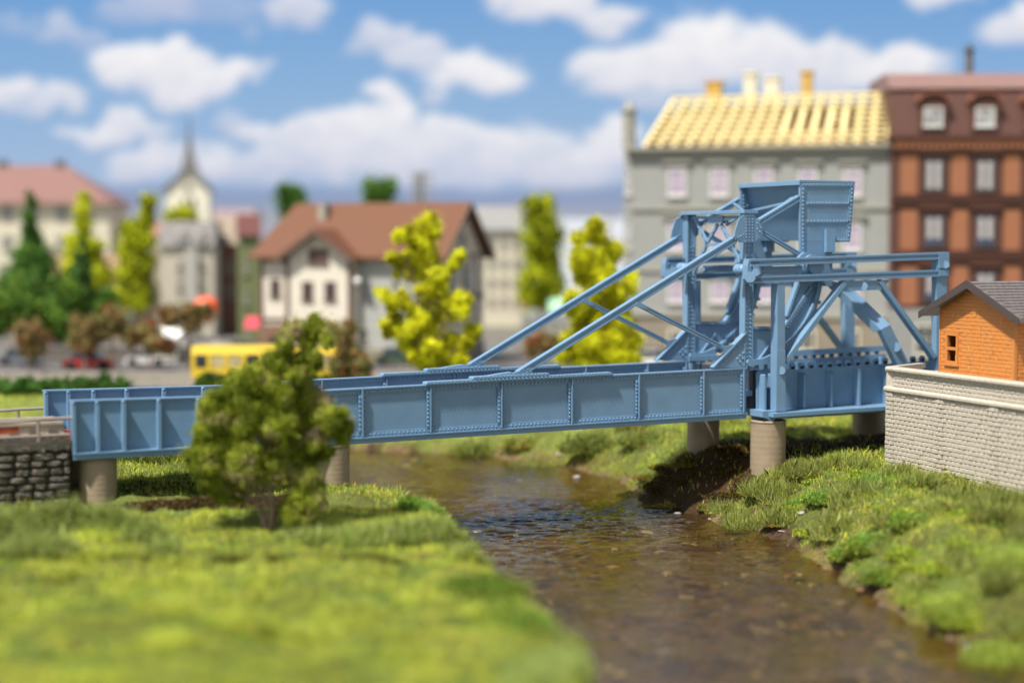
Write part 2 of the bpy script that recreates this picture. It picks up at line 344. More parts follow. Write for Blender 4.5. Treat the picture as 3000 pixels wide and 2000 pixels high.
def grass_field():
    n = 430000; u = rng.random(n); a, b = 1/31.0, 1/112.0; Y = 1/(a+(b-a)*u**0.9); X = rng.uniform(-0.37, 0.37, n)*Y
    h, d = bankh(X, Y); fl = np.clip((Y-100)/6, 0, 1); h = h*(1-fl)+2.45*fl
    pn = fbm(X*0.5, Y*0.5, 41); pd = fbm(X*1.1, Y*1.1, 43)
    keep = (d > 0.35+0.8*(fbm(X*1.3, Y*1.3, 31)-0.35)) & (Y < 108) & (rng.random(n) < np.clip((pd-0.22)*6, 0.25, 1))
    sh = ((X+9.2)/5.2)**2+((Y-57.9)/2.1)**2 < 1+0.8*(pd-.5)           # bare dark soil patch, painting in the left span's shadow
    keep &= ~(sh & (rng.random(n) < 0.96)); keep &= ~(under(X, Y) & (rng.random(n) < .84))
    X, Y, h, pn, pd = X[keep], Y[keep], h[keep], pn[keep], pd[keep]; n = len(X)
    idx = np.where(rng.random(n) < 0.62, 0, rng.choice(6, n, p=[.1, .3, .2, .12, .1, .18])); c = PAL[idx].copy()
    g = (np.clip((pn-0.5)*4, -1, 1))[:, None]; c = c*(1+0.12*g)*np.array([1, 1, 1]); k = (pn > 0.58)[:, None]; c = np.where(k, c*np.array([1.08, 1.0, 1.0]), c); k = (pd < 0.42)[:, None]; c = np.where(k, c*np.array([.55, .75, .7]), c)
    c *= rng.uniform(0.7, 1.25, (n, 1))
    L = rng.uniform(0.10, 0.30, n)*np.clip(Y/60, 0.7, 1.3); W = 0.022*np.clip(Y/45, 0.8, 2.4)
    V, cc = blades(X, Y, h, L, W, 0.85, c)
    tag(npmesh('grass', V, 5, GRASSM, col=cc), 'short lime green static grass on both river banks and the meadow', 'grass', kind='stuff')
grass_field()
def tuft(name, label, blobs, nf, nl, palf, pall, LF=(0.3, 0.7), cat='bush', group=None, ls=0.05, parent=None):
    # a tangled low shrub: hair-like fibres and small leaf crumbs through several mounds
    palf = [(a*1.08, b*1.15, c*.75) for a, b, c in palf]; pall = [(a*1.5, b*1.15, c*.9) for a, b, c in pall]
    Vs = []; Cs = []; tot = sum(b[3]*b[4]*b[5] for b in blobs)**1.0
    for (x, y, z, rx, ry, rz) in blobs:
        k = rx*ry*rz/tot; n = max(20, int(nf*k)); p = rng.normal(size=(n, 3)); p /= np.linalg.norm(p, axis=1)[:, None]; p[:, 2] = np.abs(p[:, 2]); p *= (rng.random((n, 1))**0.3)
        X = x+p[:, 0]*rx; Y = y+p[:, 1]*ry; Z = z+p[:, 2]*rz
        c = np.array(palf)[rng.choice(len(palf), n)]*rng.uniform(.6, 1.3, (n, 1))
        V, cc = blades(X, Y, Z, rng.uniform(*LF, n), np.full(n, 0.02), 1.0, c); Vs.append(V); Cs.append(cc)
        n = max(20, int(nl*k)); p = rng.normal(size=(n, 3)); p /= np.linalg.norm(p, axis=1)[:, None]; p[:, 2] = np.abs(p[:, 2]); p *= (rng.random((n, 1))**0.35)
        wob = 1+0.35*(fbm(p[:, 0]*3+x, p[:, 1]*3+y, 51)-0.5)[:, None]*2; P = np.array([x, y, z])+p*np.array([rx, ry, rz])*wob
        V, cc = leafquads(P, ls, np.array(pall)[rng.choice(len(pall), n)]*rng.uniform(.6, 1.35, (n, 1))); Vs.append(V); Cs.append(cc)
    o = npmesh(name, np.concatenate(Vs), 5, GRASSM, parent, col=np.concatenate(Cs))
    return tag(o, label, cat, group) if label else o
def leafquads(P, size, col):      # small five-cornered leaf faces, any direction
    n = len(P); a = rng.normal(size=(n, 3)); a /= np.linalg.norm(a, axis=1)[:, None]; b = np.cross(a, rng.normal(size=(n, 3))); b /= np.linalg.norm(b, axis=1)[:, None]
    s = (size*rng.uniform(.6, 1.4, n))[:, None]; V = np.stack([P+(a*math.cos(q)+b*math.sin(q)*0.75)*s for q in (0, 1.26, 2.51, 3.77, 5.03)], 1).reshape(-1, 3)
    return V, np.repeat(col, 5, 0)
# ------------------------------------------------------------------ rolling lift bridge
YAW = R(25.5); W = 4.5
pO = at(210, 1345, 58.0); BR = Frame((pO.x, pO.y, 0), YAW)
bridge = empty('lift_bridge', BR.o, YAW, 'pale blue rolling lift bridge with plate girders and raised counterweight over the brown river', 'bridge')
def z1(x, y): return (1900+x/2.0098, 480+y/2.0103)
def z2(x, y): return (900+x/2.138, 1000+y/2.138)
def z4(x, y): return (1350+x/2.34, 480+y/2.34)
def z3b(x, y): return (1950+x/4.611, 560+y/4.611)
def A(x, y, v=0.0): return BR.p(*z1(x, y), v)
def PX(x, y, v=0.0): return BR.p(x, y, v)
SV = Vector((0, 1, 0))
def poly(mb, pts, v0, v1, f=None):
    f = f or A; return mb.prism([f(x, y, v0) for x, y in pts], (0, v1-v0, 0))

def girder(name, x0, x1, top, bot, stif, v, parent, rivs, topw, botw, band=(0.17, 0.24), sd=0.10, botplate=0.18, inner_stif=False):
    # top/bot: two pixel points each on the near plane giving the straight upper and lower edges
    t0, t1 = PX(*top[0]), PX(*top[1]); b0, b1 = PX(*bot[0]), PX(*bot[1])
    zt = lambda u: t0.z+(t1.z-t0.z)*(u-t0.x)/(t1.x-t0.x); zb = lambda u: b0.z+(b1.z-b0.z)*(u-b0.x)/(b1.x-b0.x)
    ym = (top[0][1]+bot[0][1])/2; u0 = PX(x0, ym).x; u1 = PX(x1, ym).x
    P = lambda u, z, vv=0.0: Vector((u, vv, z))
    m = MB(); web0 = v+0.05
    m.prism([P(u0, zb(u0)+botplate, web0), P(u1, zb(u1)+botplate, web0), P(u1, zt(u1)-0.03, web0), P(u0, zt(u0)-0.03, web0)], (0, 0.08, 0))
    m.prism([P(u0-.02, zt(u0)-0.055, v-topw), P(u1+.02, zt(u1)-0.055, v-topw), P(u1+.02, zt(u1), v-topw), P(u0-.02, zt(u0), v-topw)], (0, topw+0.30, 0))
    m.prism([P(u0-.02, zb(u0)+botplate, v-botw), P(u1+.02, zb(u1)+botplate, v-botw), P(u1+.02, zb(u1)+botplate+0.055, v-botw), P(u0-.02, zb(u0)+botplate+0.055, v-botw)], (0, botw+0.30, 0))
    m.prism([P(u0, zb(u0), v-botw+0.05), P(u1, zb(u1), v-botw+0.05), P(u1, zb(u1)+botplate-0.012, v-botw+0.05), P(u0, zb(u0)+botplate-0.012, v-botw+0.05)], (0, botw+0.22, 0))
    g = None
    if rivs:
        for (za, zc, off) in ((lambda u: zt(u)-0.06, lambda u: zt(u)-0.06-band[0], 0), (lambda u: zb(u)+botplate+0.06+band[1]*0.7, lambda u: zb(u)+botplate+0.058, 0)):
            m.prism([P(u0, zc(u0), v+0.01), P(u1, zc(u1), v+0.01), P(u1, za(u1), v+0.01), P(u0, za(u0), v+0.01)], (0, 0.038, 0))
            m.rivets(P(u0, (za(u0)+zc(u0))/2, v+0.01), P(u1, (za(u1)+zc(u1))/2, v+0.01))
        m.rivets(P(u0, zt(u0)-0.17, v+0.13), P(u1, zt(u1)-0.17, v+0.13), nrm=(0, 1, 0))
    g = m.build(name, BLUE, parent)
    for i, sx in enumerate(stif):
        u = PX(sx, ym).x; s = MB(); za = zb(u)+botplate+0.06; zc = zt(u)-0.06
        end = i in (0, len(stif)-1)
        if rivs:
            wd = 0.15; s.box(u-wd, u+wd, v-0.018, v+0.008, za+0.17, zc-band[0]-0.003)
            s.box(u-0.028, u+0.028, v-sd, v-0.02, za+0.02, zc)
            for du in (-0.09, 0.09): s.rivets(P(u+du, za+0.2, v-0.018), P(u+du, zc-band[0]-.03, v-0.018), step=0.15)
        else:
            s.box(u-0.055, u+0.055, v-sd, v+0.048, za, zc-0.03); s.cyl(P(u, zc-0.03, v-sd), P(u, zc-0.03, v+0.04), 0.055, n=10)
        s.box(u-0.03, u+0.03, v+0.132, v+0.25, za, zc)
        s.build('stiffener', BLUE, g)
    return g, zt, zb
# approach span on the left
ag, azt, azb = girder('approach_girder', 210, 930, ((207, 1173), (950, 1150)), ((215, 1345), (950, 1305)), [213, 283, 360, 463, 578, 700, 815, 922], 0.0, bridge, False, 0.03, 0.34, sd=0.29)
shifted(ag, W).location.x -= 0.10
# main lifting span
mg, mzt, mzb = girder('main_girder', 942, 2185, ((961, 1142), (2183, 1077)), ((1031, 1301), (2187, 1225)), [950, 1061, 1260, 1468, 1674, 1870, 2059, 2176], 0.0, bridge, True, 0.05, 0.11)
def cover(mb, xa, xb, off, th):      # riveted cover plate with rounded ends on the top flange
    a = PX(xa, 1100).x; b = PX(xb, 1100).x
    mb.prism([Vector((a, -0.13, mzt(a)+off+.002)), Vector((b, -0.13, mzt(b)+off+.002)), Vector((b, -0.13, mzt(b)+off+th*.6)), Vector((b-.05, -0.13, mzt(b)+off+th)), Vector((a+.05, -0.13, mzt(a)+off+th)), Vector((a, -0.13, mzt(a)+off+th*.6))], (0, 0.42, 0))
    mb.rivets(Vector((a+.06, -0.13, mzt(a)+off+th*.5)), Vector((b-.06, -0.13, mzt(b)+off+th*.5)), r=0.03)
c = MB(); cover(c, 1246, 1792, 0.0, 0.11); cover(c, 1382, 1607, 0.112, 0.10)
c.prism([PX(1402, 1106), PX(1500, 1101), PX(1500, 1090), PX(1470, 1094)], (0, 0.3, 0))
co = c.build('cover_plate', BLUE, mg)
mg2 = shifted(mg, W)
# deck, sleepers and running rails between the girders
d = MB(); uA = PX(210, 1300).x; uB = PX(2185, 1200).x
zd = lambda u: min(azb(u), mzb(u))+0.25
for k in range(2):
    ua, ub = ((uA, PX(935, 1230).x), (PX(942, 1230).x, uB))[k]; zz = (azb if k == 0 else mzb)
    d.prism([Vector((ua, 0.33, zz(ua)+.2)), Vector((ub, 0.33, zz(ub)+.2)), Vector((ub, 0.33, zz(ub)+.42)), Vector((ua, 0.33, zz(ua)+.42))], (0, W-0.36, 0))
dk = d.build('deck', BLUE, bridge)
sl = MB(); u = uA+0.2
while u < uB: zz = (azb(u) if u < PX(935, 1230).x else mzb(u))+.42; sl.box(u, u+0.28, 0.9, W-0.6, zz+.003, zz+.12); u += 0.62
sl.build('sleepers', mat('sleeper', lin(70, 56, 46), .8), dk)
for v in (1.35, 3.0):
    r_ = MB(); ua, ub = uA, uB; um = PX(938, 1230).x
    r_.prism([Vector((ua, v, azb(ua)+.54)), Vector((um, v, azb(um)+.54)), Vector((ub, v, mzb(ub)+.54)), Vector((ub, v, mzb(ub)+.7)), Vector((um, v, azb(um)+.7)), Vector((ua, v, azb(ua)+.7))], (0, 0.1, 0)); r_.build('rail', RUST, dk)

FAR = W
def part(name, mb, parent=bridge, far=FAR, m=BLUE):
    o = mb.build(name, m, parent)
    o2 = shifted(o, far) if far else None
    return o, o2
# tower posts
uP = A(594, 700).x; zP0 = A(594, 1188).z; zP1 = A(594, 292).z
ul, ur = A(568, 700).x, A(620, 700).x
m = MB(); m.box(ul+.05, ur-.05, 0.04, 0.34, zP0, zP1); m.box(ul, ul+.07, 0, 0.40, zP0, zP1); m.box(ur-.07, ur, 0, 0.40, zP0, zP1)
for uu in (ul+.13, ur-.13): m.rivets(Vector((uu, 0.04, zP0+.1)), Vector((uu, 0.04, zP1-1.3)), step=0.17)
post, post2 = part('tower_post', m)
# top gusset plates
m = MB(); G = [(535, 320), (577, 293), (618, 292), (632, 318), (672, 358), (675, 412), (622, 465), (540, 463), (507, 428), (512, 388)]
poly(m, G, -0.08, -0.005)
for r in range(9):
    for c3 in (576, 594, 612): m.rivet(A(c3, 308+r*18, -0.08), r=0.032)
for x, y in ((640, 350), (655, 335), (640, 385), (655, 400), (545, 425), (530, 432), (560, 415), (660, 375)): m.rivet(A(x, y, -0.08), r=0.036)
part('gusset_plate', m, far=W+.50)
# raking ties, feet, braces
def chan(name, p, q, w, v0=0.02, d=0.30, far=FAR, lip=0.045, lw=0.06, riv=()):
    m = MB(); a = PX(*p, v0); b = PX(*q, v0); m.channel(a, b, w, (0, 1, 0), d, lip, lw)
    t = (b-a).normalized()
    for s0, s1 in riv:
        L = (b-a).length; s1 = s1 if s1 > 0 else L+s1; s0 = s0 if s0 >= 0 else L+s0
        m.rivets(a+t*s0+Vector((0, lip, 0)), a+t*s1+Vector((0, lip, 0)), step=0.14, r=0.028)
    return part(name, m, far=far)
chan('raking_tie', (1521, 1097), (2156, 702), 0.27, riv=((0.1, 0.8), (4.6, 6.0), (-0.7, -0.05)))
m = MB(); m.prism([PX(1470, 1101, .03), PX(1560, 1094, .03), PX(1560, 1078, .03), PX(1545, 1070, .03), PX(1520, 1088, .03)], (0, 0.12, 0)); m.rivets(PX(1505, 1093, .03), PX(1552, 1080, .03), r=.028)
part('tie_foot', m)
chan('lower_brace', (1868, 889), (2128, 1022), 0.17, d=0.2, riv=((.2, .6), (-.5, -.05)))
m = MB(); poly(m, [(1845, 903), (1868, 884), (1888, 896), (1900, 908), (1880, 903), (1862, 896)], .0, .05, PX); part('brace_plate', m)
m = MB(); poly(m, [(2100, 1012), (2122, 1014), (2150, 1008), (2122, 1040), (2118, 1022)], .0, .05, PX); part('brace_plate', m)
chan('upper_diagonal', z1(650, 348), z1(899, 198), 0.22, riv=((.1, .6), (-.6, -.05)))
chan('middle_diagonal', z1(672, 398), z1(897, 534), 0.17, d=.2, riv=((.1, .5), (-.5, -.1)))
# knee gussets between posts and girders
m = MB(); poly(m, [(2186, 978), (2186, 1076), (2094, 1076)], 0.03, 0.10, PX)
a = PX(2187, 976, -0.04); b = PX(2091, 1077, -0.04); m.bar(a, b, 0.06, (0, 1, 0), 0.30)
for k in range(9): m.rivet(PX(2110+k*8.4, 1068-k*8.6, .03))
for x, y in ((2160, 1050), (2168, 1042), (2176, 1050), (2168, 1060), (2178, 1034)): m.rivet(PX(x, y, .03))
part('knee_gusset', m)
# counterweight
cw = MB(); poly(cw, [(907, 116), (1200, 116), (1178, 452), (1000, 452)], 0.14, W-0.02)
c0 = cw.build('counterweight', BLUE, bridge)
def side_plate():
    m = MB()
    poly(m, [(893, 110), (1214, 110), (1187, 460), (1083, 462), (1083, 720), (893, 720)], 0.0, 0.12)
    for pts in ([(893, 110), (1214, 110), (1212, 136), (893, 136)], [(925, 222), (1196, 222), (1195, 242), (925, 242)], [(925, 328), (1188, 328), (1187, 349), (925, 349)],
                [(893, 137), (924, 137), (924, 560), (893, 560)], [(1184, 137), (1212, 137), (1190, 437), (1166, 437)], [(1083, 438), (1188, 438), (1187, 460), (1083, 460)]):
        poly(m, pts, -0.03, -0.002)
    for p, q in (((905, 123), (1205, 123)), ((930, 232), (1185, 232)), ((930, 338), (1180, 338)), ((910, 140), (910, 555)), ((1200, 140), (1178, 435)), ((1090, 449), (1180, 449))):
        m.rivets(A(*p, -0.03), A(*q, -0.03), step=0.155)
    m.rivets(A(928, 447, 0), A(1020, 447, 0), step=.15, r=.015)
    m.box(A(1031, 400).x, A(1082, 400).x, -0.22, -0.033, A(1031, 520).z, A(1031, 385).z)
    return m
sp = side_plate().build('side_plate', BLUE, c0); shifted(sp, W-0.04)
m = MB(); a = A(893, 113, 0); b = A(1214, 113, 0)
m.box(a.x-.03, b.x-.02, -0.035, W+.08, A(893, 110).z+.003, A(893, 97).z)
m.box(a.x-.06, a.x+.0, -0.035, W+.08, A(893, 124).z, A(893, 100).z+.01); m.rivets(Vector((a.x, .05, A(893, 97).z)), Vector((b.x-.1, .05, A(893, 97).z)), nrm=(0, 0, 1), step=.13, r=.025)
m.build('top_rim', BLUE, c0)
# curved rolling segments
cc = A(556, 632); rr = (A(556, 632)-A(556, 1188)).length
def arcpts(r, a0, a1, n, v): return [Vector((cc.x+r*math.cos(a0+(a1-a0)*i/n), v, cc.z+r*math.sin(a0+(a1-a0)*i/n))) for i in range(n+1)]
A0, A1 = R(-86), R(-6)
m = MB(); ap = arcpts(rr-0.18, R(-82), R(-10), 26, 0.08)
m.prism([A(622, 957, .08)]+ap+[A(1083, 640, .08), A(905, 640, .08), A(905, 700, .08), A(852, 845, .08), A(806, 955, .08)], (0, 0.10, 0))
for p, q, w in (((622, 965), (806, 965), .10), ((806, 958), (985, 690), .13), ((820, 900), (893, 690), .12)):
    a_ = A(*p, 0.0); b_ = A(*q, 0.0); m.bar(a_, b_, w, (0, 1, 0), 0.28); 
m.rivets(A(815, 970, .03), A(985, 712, .03), step=.13); m.rivets(A(632, 978, .05), A(800, 978, .05), step=.13)
m.rivets(A(812, 965, .078), A(930, 965, .078), step=.13, r=.015)
m.bar(A(655, 1150, -.02), A(745, 1030, -.02), .07, (0, 1, 0), .1)
part('segment_web', m)
m = MB(); n = 34
for (r0, r1, v0, v1, a0, a1) in ((rr-0.18, rr-0.06, -0.12, 0.46, R(-84), R(-8)), (rr-0.055, rr+0.10, -0.02, 0.20, R(-87), R(-8))):
    for i in range(n):
        q0 = a0+(a1-a0)*i/n; q1 = a0+(a1-a0)*(i+1)/n
        P = lambda r, q, v: (cc.x+r*math.cos(q), v, cc.z+r*math.sin(q))
        m.add([P(r0, q0, v0), P(r1, q0, v0), P(r1, q1, v0), P(r0, q1, v0), P(r0, q0, v1), P(r1, q0, v1), P(r1, q1, v1), P(r0, q1, v1)],
              [(3, 2, 1, 0), (4, 5, 6, 7), (0, 1, 5, 4), (2, 3, 7, 6)]+([(1, 2, 6, 5), (3, 0, 4, 7)])+([(0, 4, 7, 3)] if 0 else []))
rim, _ = part('segment_rim', m)
m = MB(); k = 0
q = R(-84)
while q < R(-14):
    a = Vector((cc.x+(rr+0.08)*math.cos(q), -0.03, cc.z+(rr+0.08)*math.sin(q))); b = Vector((cc.x+(rr+0.22)*math.cos(q), -0.03, cc.z+(rr+0.22)*math.sin(q)))
    m.bar(a, b, 0.13, (0, 1, 0), 0.25); q += R(5.4)
tooth = m.build('rack_teeth', BLUE, rim); c_ = copy_tree(tooth, _)
m = MB(); poly(m, [(590, 1152), (660, 1150), (742, 1122), (742, 1165), (725, 1170), (722, 1206), (705, 1206), (700, 1180), (682, 1182), (676, 1212), (655, 1212), (650, 1184), (632, 1186), (612, 1196), (590, 1190), (583, 1170)], -0.16, -0.03)
part('rack_end', m)
# hubs and trunnions
m = MB(); c1 = A(992, 606, -0.7); m.cyl(c1, c1+Vector((0, 0.72, 0)), 0.36, n=28); m.cyl(c1+Vector((0, .25, 0)), c1+Vector((0, 0.45, 0)), 0.5, n=28); m.cyl(c1+Vector((-.12, .5, .02)), c1+Vector((-.12, 0.69, .02)), 0.56, n=28)
part('hub', m)
m = MB(); c1 = A(560, 624, -0.45); m.cyl(c1, c1+Vector((0, 0.45, 0)), 0.23, n=24); m.ell(c1, (.22, .14, .22), 18, 10)
part('trunnion', m)
m = MB(); a = A(672, 628, -0.66); b = A(905, 622, -0.66); m.bar(a, b, 0.30, (0, 1, 0), 0.08); m.bar(a+Vector((0, -.03, .1)), b+Vector((0, -.03, .1)), 0.07, (0, 1, 0), 0.03); m.cyl(A(668, 630, -.8), A(668, 630, -.6), .10, n=12)
part('push_rod', m)
# portal between the posts
m = MB(); zt0 = A(594, 292).z; m.box(ul-.14, ur+.10, -0.12, W+.5, zt0+.003, zt0+.11); m.box(ul-.09, ur+.05, -.05, W+.4, zt0+.113, zt0+.15)
m.build('portal_cap', BLUE, bridge)
Q = lambda x, y, u=None: BR.pu(*z3b(x, y), (ul+.12) if u is None else u)
def pbar(mb, p, q, w, d=0.1, u=None): mb.bar(Q(*p, u), Q(*q, u), w, (1, 0, 0), d)
m = MB(); pbar(m, (345, 362), (1040, 350), 0.12, .2); m.build('portal_beam', BLUE, bridge)
m = MB(); m.prism([Q(585, 330, ul+.06), Q(770, 330, ul+.06), Q(770, 430, ul+.06), Q(585, 448, ul+.06)], (.05, 0, 0)); m.prism([Q(760, 392, ul+.15), Q(820, 388, ul+.15), Q(820, 430, ul+.15), Q(760, 440, ul+.15)], (.1, 0, 0)); m.build('portal_plate', BLUE, bridge)
for p, q in (((392, 380), (556, 712)), ((690, 450), (540, 720)), ((552, 700), (368, 1110)), ((735, 450), (905, 770)), ((885, 740), (1010, 1010)), ((1085, 380), (890, 730))):
    m = MB(); pbar(m, p, q, 0.145); m.rivets(Q(*p, ul+.10), Q(*q, ul+.10), nrm=(-1, 0, 0), step=.3, r=.025); m.build('portal_brace', BLUE, bridge)
m = MB(); pbar(m, (520, 727), (905, 712), 0.15, .09, ul+.135); m.build('portal_strut', BLUE, bridge)
# lateral bracing between the two upper diagonals
d0 = PX(*z1(650, 348), 0.1); d1 = PX(*z1(899, 198), 0.1); e = d1-d0
ap_ = d0+e*0.38+Vector((0, W/2, .02)); L1 = d0+e*0.80; L2 = L1+Vector((0, W, 0)); L3 = d0+e*0.02
for q in (L1, L2): m = MB(); m.bar(ap_, q, 0.10, (0, 0, 1), 0.1); m.build('lateral_brace', BLUE, bridge)
m = MB(); m.bar(ap_+Vector((-.9, 0, -.5)), ap_, .1, (0, 1, 0), .1); m.build('lateral_brace', BLUE, bridge)
m = MB(); m.prism([L1+Vector((-.35, .05, -.2)), L1+Vector((.35, .05, .2)), L1+Vector((.3, .55, .2)), L1+Vector((-.2, .55, -.1))], (0, 0, .05)); m.rivets(L1+Vector((-.2, .3, 0)), L1+Vector((.25, .3, .22)), nrm=(0, 0, 1)); m.build('lateral_plate', BLUE, bridge)
# ---- fixed frame beside the tower (near at v=-0.98, far copy behind)
FV = -0.98; FF = 6.45; Bf = lambda x, y: A(x, y, FV)
def fpart(name, m): return part(name, m, far=FF)
for nm, p, q, w in (('upper_rail', (603, 584), (1768, 540), .29), ('lower_rail', (607, 684), (1768, 642), .29)):
    m = MB(); a = A(*p, FV); b = A(*q, FV); m.channel(a, b, w, (0, 1, 0), 0.42, 0.06, 0.085); fpart(nm, m)
m = MB(); poly(m, [(592, 560), (655, 558), (655, 600), (664, 640), (655, 700), (607, 706), (582, 680), (584, 600)], FV+.06, FV+.44)
poly(m, [(650, 604), (664, 640), (655, 660), (618, 655), (618, 604)], FV-.02, FV+.058); m.cyl(A(632, 640, FV-.09), A(632, 640, FV), .155, n=10); m.cyl(A(598, 668, FV), A(598, 668, FV+.3), .22, n=14); fpart('end_block', m)
m = MB(); poly(m, [(1697, 556), (1757, 552), (1757, 1300), (1697, 1300)], FV+.05, FV+.40); poly(m, [(1712, 524), (1771, 522), (1771, 612), (1712, 614)], FV-.03, FV+.048)
poly(m, [(1712, 630), (1771, 626), (1771, 660), (1712, 662)], FV-.03, FV+.03); m.cyl(A(1750, 594, FV-.075), A(1750, 594, FV-.03), .155, n=24); fpart('end_post', m)
m = MB(); poly(m, [(760, 706), (803, 706), (805, 1458), (757, 1458)], FV+.02, FV+.50); poly(m, [(757, 1100), (806, 1100), (808, 1456), (752, 1456)], FV-.02, FV+.018)
m.cyl(A(783, 1217, FV-.06), A(783, 1217, FV-.015), .16, n=24); fpart('frame_post', m)
m = MB(); poly(m, [(1140, 695), (1420, 684), (1392, 716), (1375, 742), (1120, 750)], FV+.06, FV+.30); m.cyl(A(1262, 722, FV+.03), A(1262, 722, FV+.06), .20, n=28); poly(m, [(1270, 690), (1345, 686), (1345, 730), (1270, 734)], FV+.055, FV+.3); fpart('frame_gusset', m)
m = MB(); m.bar(A(1158, 700, FV+.02), A(812, 1165, FV+.02), .20, (0, 1, 0), .34); fpart('frame_brace', m)
m = MB(); m.bar(A(1366, 690, FV+.02), A(1690, 1140, FV+.02), .20, (0, 1, 0), .34); fpart('frame_brace', m)
# bent strut leaning out from the tower
m = MB()
def quadslab(a, b, c, d, off): off = Vector(off); v = [Vector(k) for k in (a, b, c, d)]; m.add(v+[k+off for k in v], [(3, 2, 1, 0), (4, 5, 6, 7), (0, 1, 5, 4), (1, 2, 6, 5), (2, 3, 7, 6), (3, 0, 4, 7)])
k1, k2 = A(1367, 978, FV), A(1424, 948, FV)
quadslab(A(1080, 690, .35), A(1180, 712, .35), k2, k1, (-.16, .25, -.12)); m.build('bent_strut', BLUE, bridge)
m = MB(); q_ = [A(1367, 980, FV), A(1424, 950, FV), A(1540, 1185, FV), A(1465, 1185, FV)]; m.prism(q_, (0, .30, 0)); m.cyl(A(1457, 1078, FV-.03), A(1457, 1078, FV), .20, n=28); m.build('strut_foot', BLUE, bridge)
# ---- fixed track girder on the right, rack teeth along its top
t0 = A(640, 1230, 0); TG = lambda x: 1
def TZ(x, y0=1195, y1=1150): return A(x, y0+(y1-y0)*(x-850)/(1400-850), .0)
GX0, GX1 = 640, 1780
base = lambda x: 1450-(x-640)*0.052
m = MB(); poly(m, [(GX0, 1228), (760, 1222), (760, 1206), (840, 1212), (GX1, 1212-(GX1-840)*.062), (GX1, base(GX1)+8), (GX0, base(GX0)+8)], 0.0, 0.10)
a = A(GX0-2, base(GX0)+4, -.05); b = A(GX1, base(GX1)-6, -.05)
m.prism([Vector((a.x, -1.25, a.z-.16)), Vector((b.x, -1.25, b.z-.16)), Vector((b.x, -1.25, b.z)), Vector((a.x, -1.25, a.z))], (0, 1.6, 0)); m.prism([Vector((a.x, -.0, a.z-.4)), Vector((b.x, 0, b.z-.4)), Vector((b.x, 0, b.z-.163)), Vector((a.x, 0, a.z-.163))], (0, .35, 0))
for k in range(17):
    x = 852+k*54.5; y = 1212-(x-840)*.062
    u = A(x, y).x; z = A(x, y).z; m.box(u-.10, u+.10, .003, .12, z-.02, z+.13); m.cyl(Vector((u, .003, z+.14)), Vector((u, .12, z+.14)), .13, n=14)
m.build('track_girder', BLUE, bridge)
tg = [o for o in bridge.children if o.name.startswith('track_girder')][0]
for x in (655, 700, 885, 1045, 1210, 1380, 1550, 1720):
    s = MB(); u = A(x, 1300).x; s.box(u-.05, u+.05, -.42, -.002, A(x, base(x)-4).z, A(x, 1232-(x-840)*.062).z); s.cyl(Vector((u, -.42, A(x, 1232-(x-840)*.062).z)), Vector((u, -.005, A(x, 1232-(x-840)*.062).z)), .05, n=10); s.build('stiffener', BLUE, tg)
shifted(tg, W)
m = MB(); poly(m, [(560, 1210), (640, 1206), (GX1, 1136), (GX1, 1170), (840, 1230), (560, 1240)], W-0.25, W-0.15, lambda x, y, v: A(x, y, 0)+Vector((0, v, .28))); m.build('track_plate', BLUE, bridge)
m = MB(); a = A(600, 1400, .0); b = A(1790, 1400, 0); m.box(a.x, b.x, 0.36, W-.02, a.z+.2, a.z+.42); m.build('deck', BLUE, bridge)
m = MB(); poly(m, [(672, 1455), (830, 1452), (826, 1498), (745, 1500), (735, 1520), (718, 1518), (700, 1500), (672, 1492)], -.9, .3); part('bearing', m)
m = MB(); poly(m, [(612, 1215), (640, 1215), (640, 1470), (612, 1470)], .35, W-.1); m.build('gap_shade', mat('dark_gap', lin(52, 60, 70), .7), bridge)  # dark slab painting the shade in the open gap at the girder end

# ------------------------------------------------------------------ round concrete piers
def pier(px, r, ztop, v, lab, yaw=0):
    o = BR.p(px, 1300, v); w = BR.o+BR.U*o.x+BR.V*v; g = ground_z(w.x, w.y)
    m = MB(); n = 22; H = ztop-(g-.6); rr_ = []
    for i in range(n+1): rr_.append(r*(1+0.004*(i % 2)))
    for i in range(n): m.cyl((0, 0, H*i/n), (0, 0, H*(i+1)/n), rr_[i], rr_[i+1], 40, caps=(i == n-1))
    ob = m.build('bridge_pier', CONC, None, True); ob.location = (w.x, w.y, g-.6); 
    ob.data.polygons.foreach_set('use_smooth', [len(p.vertices) == 4 for p in ob.data.polygons]); tag(ob, lab, 'pier', 'round concrete piers under the bridge')
zb1 = BR.p(285, 1342, 0).z; zb2 = BR.p(985, 1303, 0).z; zb3 = BR.p(2250, 1226, -.4).z
pier(285, .655, zb1-.03, .45, 'round tan pier at the left end of the bridge beside the dark stone wall')
pier(203, .655, zb1-.03, W+.1, 'round tan pier at the left end of the bridge behind the front one')
pier(972, .65, zb2-.02, .4, 'round tan pier half hidden behind the green tree at the river edge')
pier(868, .65, zb2-.02, W+.1, 'round tan pier hidden behind the green tree on the far side of the bridge')
pier(2250, .72, zb3-.05, -.35, 'round tan pier in front under the lift tower, standing in sunlit moss')
pier(2060, .70, zb3-.02, W+.1, 'shaded pier behind and left of the sunlit tower pier')
pier(2735, .75, zb3+.05, .2, 'pier under the fixed girder hidden behind the pale stone wall')
pier(2545, .75, zb3+.05, W+.1, 'dark shaded pier farthest right, beside the edge of the pale wall')
